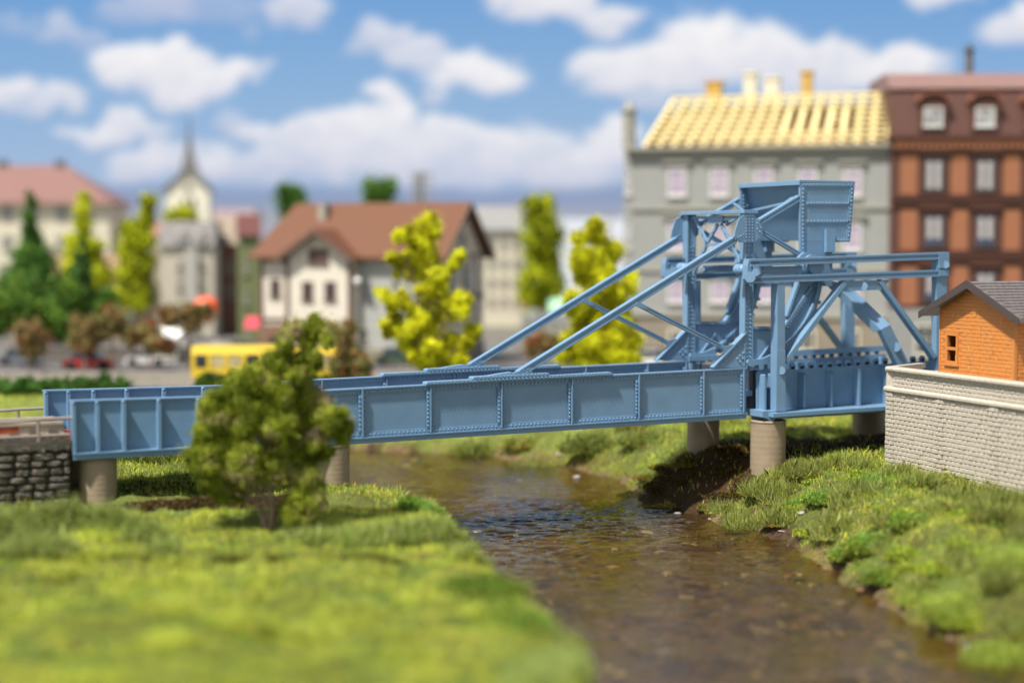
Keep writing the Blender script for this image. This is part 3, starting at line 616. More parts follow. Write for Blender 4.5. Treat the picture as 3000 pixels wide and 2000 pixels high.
# ------------------------------------------------------------------ pale stone retaining wall, right
def courses(mb, fr, x0, x1, z0, z1, ch, bl, v, th=0.035, batter=0.0, skip=None, jit=0.15, inset=0.012, topf=None, botf=None):
    # raised blocks row by row on the plane v of a frame with local axes (x along, y in, z up)
    z = z0; row = 0
    while z < z1-0.02:
        x = x0-(row % 2)*bl/2
        while x < x1:
            w = bl*(1+random.uniform(-jit, jit)); a = max(x, x0)+inset; b = min(x+w, x1)-inset; x += w
            if b-a < 0.05: continue
            c = z+ch*0.5; tz = z+ch-inset
            if topf and c > topf((a+b)/2)-ch*.4: continue
            if skip and skip((a+b)/2, c): continue
            k = random.uniform(.6, 1.2)*th; vv = v+batter*(c-z0)
            mb.add([(a, vv, z+inset), (b, vv, z+inset), (b, vv, tz), (a, vv, tz), (a+.025, vv-k, z+inset+.02), (b-.025, vv-k, z+inset+.02), (b-.025, vv-k, tz-.02), (a+.025, vv-k, tz-.02)],
                   [(4, 5, 6, 7), (0, 1, 5, 4), (1, 2, 6, 5), (2, 3, 7, 6), (3, 0, 4, 7)])
        z += ch; row += 1
C0 = at_z(2605, 1078, 6.0); C0 = Vector((14.96, 68.0, 0)); wyaw = math.atan2(-.935, .355)
wall = empty('retaining_wall', C0, wyaw, 'pale grey stone retaining wall with coping and moulding, carrying the orange brick hut', 'wall')
WF = Frame(C0, wyaw)      # local: x along the face towards the camera, y into the platform (left when walking..)
LW = 22.0
m = MB(); m.prism([(0, 0.05, 5.15), (LW, 0.05, 5.15), (LW, .05, 1.0), (-.03, .05, 1.0)], (0, .5, 0)); m.prism([(0, .12, 5.9), (LW, .12, 5.9), (LW, .12, 5.16), (0, .12, 5.16)], (0, .35, 0))
body = m.build('wall_body', WALLST, wall)
m = MB(); courses(m, None, 0.0, 13, 1.2, 5.05, .175, .30, .045, .045)
for x in (0.75, 3.6, 6.6, 9.6): pass
bk = m.build('stone_courses', WALLST, body)
m = MB(); courses(m, None, .35, 13, 5.28, 5.86, .155, .30, .115, .03, topf=None); m.build('stone_courses', WALLST, body)
m = MB()
for x in (0.0, 3.35, 6.7, 10.0):
    courses(m, None, x, x+.55, 1.2, 5.02, .175, .30, -.005, .05)
m.build('pilaster_stones', WALLST, body)
def moulding(mb, prof, x0, x1): mb.prism([(x0, y, z) for y, z in prof], (x1-x0, 0, 0))
m = MB(); moulding(m, [(.10, 5.04), (-.03, 5.06), (-.09, 5.12), (-.09, 5.2), (-.02, 5.27), (.10, 5.28)], -.08, LW); m.build('string_course', WALLST, wall)
m = MB(); moulding(m, [(.16, 5.87), (.0, 5.88), (-.05, 5.93), (-.05, 6.0), (0.02, 6.05), (.35, 6.06), (.40, 6.0), (.40, 5.87)], -.02, LW); m.build('coping', WALLST, wall)
# return wall round the corner and the fill behind
ret = empty('return', (0, 0, 0)); C.objects.unlink(ret); bpy.data.objects.remove(ret)
rd = Vector((.66, .75, 0)); inv = Matrix.Rotation(-wyaw, 4, 'Z'); rl = inv @ rd
def rp(s, z, o=0): q = rl*s+Vector((-rl.y, rl.x, 0))*o; return Vector((q.x, q.y, z))
m = MB(); m.prism([rp(0, 1.0), rp(2.6, 1.0), rp(2.6, 5.87), rp(0, 5.87)], Vector((rl.y, -rl.x, 0))*.25)
m.prism([rp(-.03, 5.875, .03), rp(2.7, 5.875, .03), rp(2.7, 6.06, .03), rp(-.03, 6.06, .03)], Vector((rl.y, -rl.x, 0))*.33); m.build('return_wall', WALLST, wall)
m = MB(); m.prism([(0.2, .5, 1), (LW, .5, 1), (LW, 11, 1), (.2, 11, 1), rp(2.4, 1)], (0, 0, 4.75)); m.build('platform', mat('platform_gravel', lin(150, 140, 125), .9, .25, 12, .8, 20), wall)

# ------------------------------------------------------------------ orange brick hut
H0 = Vector((16.7, 66.5, 5.755)); hut = empty('signal_hut', H0, wyaw, 'small orange brick hut with a grey shingle roof on the pale stone wall', 'house')
GW = 4.62; GH = 2.66; PK = 3.62; DEP = 5.2; HB = 0.06
tb = lambda x: GH+(PK-GH)*(1-abs(x-GW/2)/(GW/2))
wx0, wx1, wz0, wz1 = 0.52, 1.12, .66, 1.68
m = MB(); T = .12
for pts in ([(0, 0), (wx0, 0), (wx0, tb(wx0)), (0, GH)], [(wx0, 0), (wx1, 0), (wx1, wz0), (wx0, wz0)], [(wx0, wz1), (wx1, wz1), (wx1, tb(wx1)), (wx0, tb(wx0))], [(wx1, 0), (GW, 0), (GW, GH), (GW/2, PK), (wx1, tb(wx1))]):
    m.prism([(x, 0, z) for x, z in pts], (0, T, 0))
m.box(0, T, T+.001, DEP, 0, GH); m.box(GW-T, GW, T+.001, DEP, 0, GH); m.prism([(0, DEP+.001, 0), (GW, DEP+.001, 0), (GW, DEP+.001, GH), (GW/2, DEP+.001, PK), (0, DEP+.001, GH)], (0, T, 0))
hw = m.build('wall', ORMORT, hut)
m = MB(); courses(m, None, 0.0, GW, 0.0, PK, .148, .40, 0.0, .014, topf=tb, skip=lambda x, z: wx0-.22 < x < wx1+.22 and wz0-.12 < z < wz1+.12, jit=.05, inset=.006); m.build('brick_face', ORANGE, hw)
sidefr = MB(); b2 = MB(); courses(b2, None, 0.0, DEP, 0.0, GH, .148, .40, 0.0, .018, jit=.05, inset=.006)
b2.v = [(GW-v[1], v[0], v[2]) for v in b2.v]; b2.build('brick_face', ORANGE, hw)
for xa_, xb_ in ((-.01, .07), (GW-.07, GW+.04)): boxm = MB(); boxm.box(xa_, xb_, -.035, .1, 0, GH-.02); boxm.build('corner_strip', ORANGE, hw)
win = MB(); fo = -.045
win.box(wx0-.10, wx0+.02, fo, .03, wz0-.10, wz1+.10); win.box(wx1-.02, wx1+.10, fo, .03, wz0-.10, wz1+.10); win.box(wx0+.021, wx1-.021, fo, .03, wz1-.02, wz1+.10); win.box(wx0+.021, wx1-.021, fo, .03, wz0-.10, wz0+.02); win.box(wx0+.021, wx1-.021, fo+.01, .03, (wz0+wz1)/2-.07, (wz0+wz1)/2+.05)
win.box(wx0-.16, wx1+.16, fo-.03, fo-.003, wz0-.17, wz0-.08)
w_ = win.build('window', ORANGE, hut)
m = MB(); m.box(wx0, wx1, .35, .4, wz0, wz1); m.build('interior_panel', mat('dark_red_inside', lin(120, 30, 10), .6), w_)
m = MB(); OV = .42; EA = .78; sl = (PK-GH)/(GW/2); th = .13
for sgn in (-1, 1):
    x_r = GW/2; xe = GW/2+sgn*(GW/2+EA); ze = GH-EA*sl
    m.prism([(x_r, -OV, PK+.02), (xe, -OV, ze+.02), (xe, -OV, ze+.02+th), (x_r, -OV, PK+.02+th)], (0, DEP+OV*2, 0))
rf = m.build('roof', ROOFGR, hut)
m = MB(); rows = 13; LL = math.hypot(GW/2+EA, (PK-GH)/(GW/2)*(GW/2+EA))
for r in range(rows):
    y = -OV+.10+(r % 2)*.14
    for sgn in (1, -1):
        yy = y
        while yy < DEP+OV-.1:
            a = (r+.02)/rows; b = (r+.93)/rows
            def rpnt(t, y_, o): x = GW/2+sgn*(GW/2+EA)*(1-t) ; z = PK+.02+th-sl*abs(x-GW/2); return Vector((x-sgn*-0*o, y_, z+o))
            p = [rpnt(a, yy, .002), rpnt(a, yy+.25, .002), rpnt(b, yy+.25, .002), rpnt(b, yy, .002)]; q = [rpnt(a, yy, .05), rpnt(a, yy+.25, .05), rpnt(b, yy+.25, .012), rpnt(b, yy, .012)]
            m.add(p+q, [(4, 5, 6, 7), (0, 1, 5, 4), (1, 2, 6, 5), (2, 3, 7, 6), (3, 0, 4, 7)]); yy += .28
m.build('shingles', ROOFGR, rf)
m = MB()
for sgn in (-1, 1):
    xe = GW/2+sgn*(GW/2+EA+.02); ze = GH-EA*sl; m.prism([(GW/2, -OV-.05, PK-.10), (xe, -OV-.05, ze-.06), (xe, -OV-.05, ze+.20), (GW/2, -OV-.05, PK+.22)], (0, .048, 0))
m.build('bargeboard', DARKRF, rf)
# a few stray grass fibres stuck to the hut
m = MB()
for i in range(34):
    x = random.uniform(.9, 4.2); z = random.uniform(.3, 2.5); a = random.uniform(0.9, 2.2); l = random.uniform(.08, .22)
    m.bar((x, -.05, z), (x+math.cos(a)*l, -.06, z+math.sin(a)*l), .016, (0, 1, 0), .008)
m.build('stray_fibres', mat('fibre', lin(190, 160, 70), .5, .5, 3), hw)

# ------------------------------------------------------------------ dark stone abutment with track and handrails, left
ab = empty('stone_abutment', BR.o, YAW, 'dark grey rubble stone abutment wall under the track at the left edge', 'wall')
zt = BR.p(150, 1291, -.15).z; m = MB(); m.box(-14, -.06, -.10, W+.7, .8, zt); m.build('wall_core', MORTAR, ab)
m = MB(); z = 1.3; row = 0
while z < zt-.30:
    ch = random.uniform(.20, .30); x = -9.0
    while x < -.12:
        w = random.uniform(.38, .85); b = min(x+w, -.07); hh = ch*random.uniform(.8, 1.0)
        if b-x > .15:
            c = Vector(((x+b)/2, -.10, z+ch/2+random.uniform(-.02, .02))); sx, sz = (b-x)/2-.008, hh/2+.004; n = 10; vs = []
            for ring, (rs, ry) in enumerate(((1.0, .0), (.88, .07), (.5, .12))):
                for k in range(n):
                    q = 2*math.pi*(k+.5)/n; e = 0.55
                    cx = math.copysign(abs(math.cos(q))**e, math.cos(q)); sz_ = math.copysign(abs(math.sin(q))**e, math.sin(q))
                    vs.append((c.x+cx*sx*rs+random.uniform(-.012, .012), c.y-ry*random.uniform(.8, 1.3), c.z+sz_*sz*rs+random.uniform(-.008, .008)))
            fs = [(r*n+k, r*n+(k+1) % n, (r+1)*n+(k+1) % n, (r+1)*n+k) for r in range(2) for k in range(n)]+[tuple(range(2*n, 3*n))]
            m.add(vs, fs)
        x = b if b > x else x+w
    z += ch; row += 1
m.build('rubble_stones', DARKST, ab)
m = MB(); m.box(-14, -.05, -.22, .3, zt-.29, zt-.01); m.build('coping', DARKST, ab)
m = MB(); m.box(-14, -.07, .31, W+.3, zt+.003, zt+.12); m.build('track_bed', mat('ballast', lin(110, 95, 80), .95, .5, 8, 1., 10), ab)
def hand(v, y1, y2, ypost, posts):
    m = MB(); za = BR.p(100, y1, v).z; zb_ = BR.p(100, y2, v).z
    for k in range(13):
        m.cyl((-13+k, v, za+.035*math.sin(k*1.7)), (-12+k, v, za+.035*math.sin((k+1)*1.7) if k < 12 else za+.04), .055, n=10)
    m.cyl((-13, v, zb_), (-.1, v, zb_+.02), .05, n=10)
    for px in posts: u = BR.p(px, 1250, v).x; m.cyl((u, v, zt-.02), (u, v, za+.02), .055, n=10); 
    for u in (-4.6, -7.4, -10.2): m.cyl((u, v, zt-.02), (u, v, za+.02), .055, n=10)
    return m.build('handrail', GREYPL, ab)
hand(-.12, 1232, 1279, 1250, (112,)); 
hand(W+.35, 1200, 1262, 1250, (54,))
for v in (.85, 2.6):
    m = MB(); z0 = zt+.12
    m.box(-14, -.08, v, v+.28, z0-.1, z0+.06); m.box(-14, -.08, v+.09, v+.17, z0+.061, z0+.32); m.box(-14, -.08, v+.03, v+.23, z0+.321, z0+.42)
    r_ = m.build('rail', STEEL, ab)
    m = MB(); m.box(-14, -1.6, v+.06, v+.088, z0+.07, z0+.31); m.build('rust_stain_web', RUST, r_)
m = MB(); x = -13.8
while x < -.3: m.box(x, x+.3, .5, 3.3, zt+.125, zt+.2); x += .66
m.build('sleepers', mat('sleeper_dark', lin(62, 50, 42), .85, .3, 4), ab)

# ------------------------------------------------------------------ foam trees
def ico2():
    import bmesh
    bm = bmesh.new(); bmesh.ops.create_icosphere(bm, subdivisions=3, radius=1); v = np.array([x.co[:] for x in bm.verts]); f = np.array([tuple(i.index for i in q.verts) for q in bm.faces]); bm.free(); return v, f
IV2, IF2 = ico2()
def crown(V, cc, base, root):
    o = npmesh('crown', V-np.array(base), 5, LEAF, root, col=cc); npmesh('inner_foliage', CORE[0]-np.array(base), 3, LEAF, o, col=CORE[1]); return o
def foam(name, pts, palette, per, ls):
    fr_ = random.Random(len(pts)); sub = []
    for c, r in pts:            # every foam lump is a few smaller lumps grown together
        sub.append((Vector(c), r*.84))
        for k in range(5):
            a = fr_.random()*6.283; e = fr_.uniform(-1, 1); q = math.sqrt(1-e*e); o = r*fr_.uniform(.45, .85); sub.append((Vector(c)+Vector((math.cos(a)*q, math.sin(a)*q, e))*o, r*fr_.uniform(.36, .60)))
    pts = sub; per = per*1.15
    # pts: (world position, radius)
    P = []; 
    for c, r in pts:
        n = max(25, int(per*r*r)); d = rng.normal(size=(n, 3)); d /= np.linalg.norm(d, axis=1)[:, None]
        rad = r*(0.66+np.clip(rng.exponential(.26, n), 0, 1.0))*(1+0.30*(fbm(d[:, 0]*2.3+c.x*3, d[:, 1]*2.3+d[:, 2]*2.1+c.z, 61)-0.5)*2+0.28*(fbm(d[:, 0]*6+c.x, d[:, 2]*6+d[:, 1]*5, 67)-.5)*2)
        P.append(np.array(c)+d*rad[:, None])
    global CORE; cv = []; ck = []
    for c, r in pts:
        s_ = r*.74*(1+.35*(fbm(IV2[:, 0]*2.3+c[0]*3, IV2[:, 1]*2.3+IV2[:, 2]*2.1+c[2], 61)-.5)*2)[:, None]; cv.append((IV2*s_+np.array(c))[IF2].reshape(-1, 3))
    CORE = np.concatenate(cv); P = np.concatenate(P); n = len(P); pal = np.array(palette)
    kk = fbm(CORE[:, 0]*1.6+CORE[:, 1], CORE[:, 2]*1.6, 63); CORE = (CORE, pal[np.clip((kk*1.6-.3)*len(pal), 0, len(pal)-1).astype(int)])
    cl = fbm(P[:, 0]*1.6+P[:, 1], P[:, 2]*1.6, 63); idx = np.clip((cl*1.6-.3+rng.normal(size=n)*.16)*len(pal), 0, len(pal)-1).astype(int)
    V, cc = leafquads(P, ls, pal[idx]*rng.uniform(.7, 1.3, (n, 1)))
    return V, cc
def tree(name, label, cat, pix, conv, Y, palette, per, ls, thick=0.5, group=None, trunk=None, twigs=0, rscale=1.0, trunkr=.12, copies=1):
    pts = []; s = Y/F
    for x, y, r in pix:
        px, py = conv(x, y); q = conv(x+r, y); rad = (q[0]-px)*s*rscale; w = at(px, py, Y)
        for c_ in range(copies):
            w2 = w+Vector((random.gauss(0, rad*.25)*(c_ > 0), random.uniform(-1, 1)*thick, random.gauss(0, rad*.25)*(c_ > 0))); pts.append((w2, rad))
    bx = sum(p[0].x*p[1] for p in pts)/sum(p[1] for p in pts); 
    if trunk is None: lowest = min(pts, key=lambda p: p[0].z)[0]; trunk = [(bx, Y)]
    base = Vector((trunk[0][0], trunk[0][1], ground_z(*trunk[0][:2]) if trunk[0][1] < 100 else 2.45))
    root = empty(name, base, 0, label, cat, group)
    V, cc = foam(name, pts, palette, per, ls); crown(V, cc, base, root)
    t = MB(); rr_ = random.Random(5)
    ztop = max(p[0].z for p in pts)
    for tr in trunk:
        b = Vector((tr[0], tr[1], base.z-.2))-base; tp = Vector((tr[2], tr[3], tr[4]))-base if len(tr) > 2 else Vector((bx, Y, base.z+(ztop-base.z)*.8))-base
        prev = b; pr = trunkr
        for k in range(1, 6):
            q = b.lerp(tp, k/5)+Vector((rr_.uniform(-.12, .12), rr_.uniform(-.1, .1), 0)); nr = trunkr*(1-k/5*.7); t.cyl(prev, q, pr, nr, 10); prev = q; pr = nr
    for c_, r in pts:
        if rr_.random() < .75:
            q = Vector(c_)-base; z0 = max(.3, q.z*rr_.uniform(.45, .75)); k = min(1, z0/max(.1, ztop-base.z)); b = (Vector((0, 0, 0))).lerp(Vector((bx, Y, base.z+(ztop-base.z)*.8))-base, k)
            t.cyl(b, q, trunkr*.35, trunkr*.15, 6)
    t.build('trunk', BARK, root); return root
def cz(ox, oy, s): return lambda x, y: (ox+x/s, oy+y/s)
FT = [(330,1290,50),(430,1300,46),(900,1480,48),(830,1490,46),(980,1320,56),(700,1420,46),(980,110,85),(1050,180,60),(800,130,80),(760,190,65),(900,200,75),(740,270,70),(640,330,60),(720,360,70),(900,320,75),(960,360,60),(840,430,60),(870,500,62),(530,470,92),(420,480,75),(640,500,92),(720,560,85),(350,560,85),(250,620,80),(470,600,92),(180,700,72),(320,700,92),(500,700,100),(640,680,92),(800,640,92),(940,600,82),(1000,680,82),(1080,720,75),(1170,700,42),(1190,790,52),(1150,880,62),(1020,800,92),(880,780,92),(740,800,100),(600,840,100),(440,820,100),(300,850,92),(170,830,72),(200,950,92),(110,1010,80),(80,1080,60),(220,1080,92),(350,980,100),(500,980,100),(650,960,100),(800,920,100),(940,920,92),(1020,1000,66),(880,1050,92),(750,1080,82),(620,1110,90),(480,1120,92),(340,1130,82),(240,1200,62),(380,1250,70),(270,1290,50),(830,1180,92),(930,1160,70),(950,1280,66),(860,1320,88),(940,1380,54),(790,1430,62),(880,1440,60),(280,1350,40)]
g0 = at_z(785, 1548, 2.1)
tree('deciduous_tree', 'dark green leafy tree with twin bare stems standing in front of the blue bridge', 'tree', FT, cz(530, 920, 2.449), g0.y, [(.11, .14, .008), (.17, .21, .012), (.25, .30, .018), (.35, .40, .03), (.34, .34, .10), (.42, .32, .18)], 9500, .034, .62, trunk=[(g0.x, g0.y, g0.x-.75, g0.y-.1, g0.z+1.6), (g0.x+.04, g0.y+.05, g0.x+.16, g0.y-.2, g0.z+3.6)], trunkr=.10, rscale=1.16)
YP = [(.30, .28, .006), (.48, .46, .008), (.66, .66, .012), (.76, .77, .02), (.82, .82, .05)]
T1 = [(520,130,90),(430,170,70),(570,220,62),(290,230,68),(215,260,48),(480,320,90),(400,300,70),(150,440,52),(210,490,60),(340,470,80),(510,450,90),(210,610,42),(360,600,80),(500,620,90),(600,600,70),(680,600,50),(740,560,45),(790,500,48),(820,430,58),(650,680,60),(100,820,58),(30,780,38),(170,900,60),(260,820,48),(290,900,64),(450,760,56),(560,760,80),(650,750,60),(380,1000,80),(500,940,90),(590,900,70),(740,880,60),(820,840,70),(890,870,52),(740,990,70),(840,970,60),(610,1050,70),(480,1080,80),(340,1130,70),(200,1040,60),(110,1090,50),(130,1180,50),(230,1180,70),(560,1190,80),(740,1240,70),(430,1240,90),(300,1290,70),(540,1330,90),(680,1350,90),(820,1330,80),(950,1180,68),(900,1270,56),(420,1420,80),(560,1450,80),(700,1470,80),(850,1440,60),(500,1560,70),(620,1600,60)]
tree('foam_tree', 'bright yellow-green tree of lumpy foam with gaps, before the brown roofed station house', 'tree', T1, cz(1100, 620, 3.336), 94, YP, 8500, .042, .8, 'bright yellow-green foam trees', rscale=1.2)
T2 = [(930,430,52),(820,520,52),(880,490,40),(960,520,52),(1060,590,60),(830,650,60),(800,700,50),(940,640,60),(900,740,70),(1000,700,52),(840,790,52),(990,810,62),(1170,770,42),(770,920,52),(900,900,70),(1060,880,70),(1130,850,52),(790,1010,52),(930,1040,80),(1080,1000,80),(820,1110,62),(980,1120,80),(1110,1100,70),(750,1230,60),(880,1220,80),(1030,1230,80),(1150,1230,70),(720,1320,52),(850,1330,72),(980,1340,72),(1120,1330,80),(930,1430,70),(1040,1430,60)]
tree('foam_tree', 'bright yellow-green tree behind the raking ties of the bridge', 'tree', T2, cz(1350, 480, 2.34), 94, YP, 8500, .042, .8, 'bright yellow-green foam trees', rscale=1.2)

# ------------------------------------------------------------------ low shrubs and moss in the foreground
GP = [(.42, .45, .20), (.34, .40, .14), (.25, .32, .08), (.5, .5, .28)]; LP = [(.05, .13, .02), (.08, .19, .03), (.14, .20, .03), (.2, .18, .04), (.06, .16, .04)]
OL = [(.30, .30, .09), (.22, .22, .05), (.4, .38, .2), (.16, .17, .04)]
def sh(px, py, Y, rx, ry, rz, dz=-.1): w = at(px, py, Y); return (w.x, w.y, ground_z(w.x, w.y)+dz, rx, ry, rz)
tuft('shrub', 'wide pale green fuzzy shrub mound in front of the dark stone abutment', [sh(60, 1560, 51, 1.3, 1.0, .9), sh(190, 1540, 51, 1.2, 1.0, 1.15), sh(310, 1550, 51, 1.2, 1.0, 1.0), sh(430, 1580, 49.5, .8, .8, .65), sh(-60, 1570, 50, 1.3, 1.0, .9), sh(120, 1620, 47.5, 1.3, .8, .5), sh(480, 1620, 48, .6, .6, .4)], 12000, 26000, GP, LP, (.3, .8))
tuft('shrub', 'low olive shrub strip on the lawn between the tree foot and the river', [sh(900, 1590, 50, 1.0, .6, .35), sh(1030, 1570, 50, 1.2, .7, .42), sh(1150, 1560, 50.5, 1.1, .7, .40), sh(1250, 1560, 51, .8, .7, .40)], 8000, 5500, GP, LP, (.2, .6))
tuft('shrub', 'fresh green leafy tuft at the tip of the left bank by the water', [sh(1210, 1480, 56, .55, .4, .45, 0), sh(1290, 1495, 55.5, .5, .4, .4, 0), sh(1250, 1500, 55.5, .6, .5, .35, 0)], 900, 5500, [(.2, .4, .12)], [(.12, .27, .04), (.18, .35, .06), (.09, .20, .03)], (.1, .3), ls=.06)
tuft('shrub', 'dark green foam patch on the left river bank edge, close to the camera', [sh(1440, 1680, 42.5, .8, 1.2, .4), sh(1550, 1800, 38.5, .7, 1.1, .4), sh(1480, 1740, 40.5, .8, 1.0, .4), sh(1350, 1680, 43, .6, .9, .3)], 2500, 9000, [(.15, .3, .06)], [(.08, .15, .02), (.13, .23, .03), (.18, .28, .05)], (.1, .3), ls=.06)
tuft('shrub', 'blurred pale green mound at the bottom edge beside the river', [sh(1640, 1960, 34.8, .6, .9, .45), sh(1560, 1990, 33.6, .6, .9, .45)], 6000, 2500, [(.48, .52, .26), (.4, .46, .2)], [(.2, .3, .08), (.3, .34, .12)], (.2, .5))
tuft('shrub', 'olive moss tangle round the foot of the sunlit tower pier', [sh(2240, 1395, 67, 1.0, .7, .22), sh(2370, 1400, 66.8, 1.0, .8, .30), sh(2480, 1395, 67, 1.0, .7, .3), sh(2180, 1450, 65.5, .8, .7, .22), sh(2290, 1460, 64, 1.0, .8, .25)], 13000, 5500, OL+GP[:2], [(.16, .16, .03), (.10, .13, .02), (.2, .14, .03)], (.2, .7))
tuft('shrub', 'dark green foam clump on the right bank below the pale wall', [sh(2420, 1440, 63.5, .9, .7, .32), sh(2560, 1440, 63, .9, .6, .3), sh(2330, 1440, 64.5, .5, .4, .22)], 2500, 9500, [(.2, .4, .1)], [(.08, .15, .02), (.13, .22, .03), (.19, .29, .05)], (.15, .4), ls=.045)
tuft('shrub', 'thick green foam bush in the middle of the right bank', [sh(2560, 1560, 56, 1.0, .9, .45), sh(2680, 1540, 56, .9, .8, .4), sh(2480, 1560, 57, .6, .7, .3), sh(2600, 1620, 53, .8, .7, .35)], 3000, 12000, [(.22, .4, .1)], [(.08, .15, .02), (.14, .23, .03), (.2, .3, .05)], (.15, .4), ls=.055)
tuft('shrub', 'pale green bushes along the foot of the pale stone wall', [sh(2700, 1400, 61.5, .8, .6, .3), sh(2800, 1430, 59, .9, .7, .4), sh(2920, 1450, 57, 1.0, .7, .45), sh(2640, 1375, 64, .5, .5, .2)], 8000, 5000, GP+OL, LP, (.2, .6))
tuft('shrub', 'dark olive bush at the right edge under the wall', [sh(2930, 1530, 53.5, 1.1, .8, .45), sh(2830, 1500, 55.5, .7, .6, .3)], 3000, 8000, OL, [(.06, .10, .02), (.10, .13, .02), (.07, .16, .03)], (.2, .5))
tuft('shrub', 'blurred yellow-green bush at the lower right edge of the bank', [sh(2790, 1700, 47.5, .9, .8, .5), sh(2930, 1780, 44.5, 1.0, .9, .55), sh(2960, 1650, 48, .8, .8, .5), sh(2700, 1660, 50, .7, .7, .3)], 9000, 8000, [(.45, .5, .16), (.35, .42, .1)], [(.12, .2, .03), (.2, .3, .05), (.25, .3, .06)], (.2, .5))
tuft('shrub', 'mossy green slope shrub on the far bank behind the bridge span', [sh(1560, 1290, 84, 1.6, .8, .7), sh(1750, 1290, 83, 1.8, 1.0, .9), sh(1880, 1300, 81, 1.2, .8, .6), sh(1400, 1275, 88, 1.4, .8, .6)], 7000, 6000, GP+OL, LP+[(.2, .24, .05)], (.3, .7), ls=.07)
tuft('shrub', 'grassy olive thicket behind the left approach span', [sh(400, 1365, 68.5, 1.3, .8, .9), sh(510, 1365, 68.5, 1.2, .8, .9), sh(600, 1370, 68, 1.0, .8, .7)], 9000, 5000, GP+OL, LP, (.3, .9))
tuft('shrub', 'dark brown leaf litter patch painting in the shade under the left span', [sh(x, 1475, 57.2, .8, .9, .20, 0) for x in range(330, 960, 70)], 900, 22000, [(.14, .12, .05)], [(.05, .035, .015), (.09, .06, .025), (.05, .06, .02)], (.05, .2))  # dark crumbs paint the left span's shadow over the bare soil
tuft('leaf_crumbs', 'scattered tiny leaf crumbs clinging low on the pale wall', [sh(2660, 1345, 65.3, .6, .1, .5, .2), sh(2760, 1350, 62.3, .6, .1, .5, .2), sh(2900, 1360, 59.5, .6, .1, .5, .2)], 60, 160, GP, [(.12, .16, .03), (.16, .14, .03)], (.1, .3), cat='moss')
# continuous low ground cover between the shrubs
def cover_mounds(name, label, spots, palf, pall, nf, nl, ls, LF): tuft_o = tuft(name, None, spots, nf, nl, palf, pall, LF, ls=ls); tag(tuft_o, label, None, None, 'stuff')
def scatter(n, x0, x1, y0, y1, cond, r0, r1, hk):
    out = []
    while len(out) < n:
        x = random.uniform(x0, x1); y = random.uniform(y0, y1)
        h, d = bankh(np.array([x]), np.array([y]))
        if not cond(x, y, d[0]) or under(np.array([x]), np.array([y]))[0]: continue
        r = random.uniform(r0, r1); out.append((x, y, float(h[0])-.1, r, r*random.uniform(.6, 1), r*hk*random.uniform(.6, 1.3)))
    return out
inwall = lambda x, y: (x-14.96)*.935+(y-68)*.355 > -.3
rb = lambda x, y, d: d > .7 and x > 5 and not inwall(x, y)
cover_mounds('ground_cover', 'fresh green foam crumbs scattered over the right bank', scatter(46, 6, 19, 42, 70, rb, .3, .85, .38), [(.3, .45, .1)], [(.16, .28, .03), (.24, .38, .05), (.34, .46, .07)], 4000, 34000, .045, (.15, .4))
cover_mounds('ground_cover', 'pale olive fibre tangle over the right bank', scatter(55, 6, 19, 42, 70, rb, .3, .9, .34), GP+OL, [(.34, .34, .06), (.40, .44, .09), (.22, .28, .05)], 30000, 15000, .04, (.2, .7))
lb = lambda x, y, d: d > 1.7 and x < 4 and abs(x) < .4*y
cover_mounds('ground_cover', 'lime and olive turf tufts over the left lawn', scatter(90, -17, 4, 32, 56, lb, .35, 1.1, .26), [(.55, .6, .12), (.42, .5, .1), (.6, .55, .2)], [(.2, .3, .04), (.32, .4, .06), (.4, .42, .08), (.12, .2, .03)], 52000, 26000, .05, (.15, .4))
cover_mounds('ground_cover', 'dark low mounds across the left lawn, coloured as the shadow beneath the shrub line', [sh(x, 1655+random.uniform(-12, 12), 47.3, .75, .35, .22) for x in range(190, 1150, 55)]+[sh(x, 1500, 56, .7, .35, .2, 0) for x in range(1000, 1200, 60)], [(.3, .32, .1)], [(.05, .08, .01), (.08, .12, .015), (.12, .10, .02)], 3500, 14000, .05, (.15, .35))  # mounds tinted dark to paint the shadow beneath the shrubs
cover_mounds('ground_cover', 'mossy tufts over the far bank and meadow edge', scatter(46, -6, 14, 83, 96, lambda x, y, d: d > .5, .5, 1.3, .4), GP, [(.2, .26, .04), (.3, .34, .06), (.12, .16, .03), (.22, .14, .05)], 12000, 16000, .08, (.3, .7))
cover_mounds('ground_cover', 'pale fuzzy turf fringe hanging over the left river bank edge', scatter(60, -6, 4, 33, 62, lambda x, y, d: .75 < d < 1.35 and y < 61, .22, .5, .55), GP+[(.5, .55, .14)], [(.24, .34, .06), (.34, .40, .09), (.14, .24, .04)], 9000, 9000, .045, (.15, .45))
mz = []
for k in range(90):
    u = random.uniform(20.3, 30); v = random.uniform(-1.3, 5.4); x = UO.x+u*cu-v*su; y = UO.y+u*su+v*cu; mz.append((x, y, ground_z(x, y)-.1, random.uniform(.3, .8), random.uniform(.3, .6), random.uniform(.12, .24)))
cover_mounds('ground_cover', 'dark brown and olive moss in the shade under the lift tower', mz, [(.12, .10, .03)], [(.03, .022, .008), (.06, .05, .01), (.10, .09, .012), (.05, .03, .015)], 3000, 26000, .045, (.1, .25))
cover_mounds('ground_cover', 'olive green moss on the muddy bank tip left of the tower piers', [sh(px, py, 66+ (1440-py)*.09, .7, .5, .22) for px, py in ((1790, 1350), (1850, 1345), (1900, 1335), (1950, 1345), (1840, 1385), (1900, 1385), (1960, 1390), (1890, 1420), (2060, 1440), (2120, 1455), (2010, 1370), (2090, 1410))], OL, [(.16, .16, .02), (.24, .22, .03), (.12, .10, .015), (.10, .13, .02)], 2500, 16000, .045, (.1, .35))
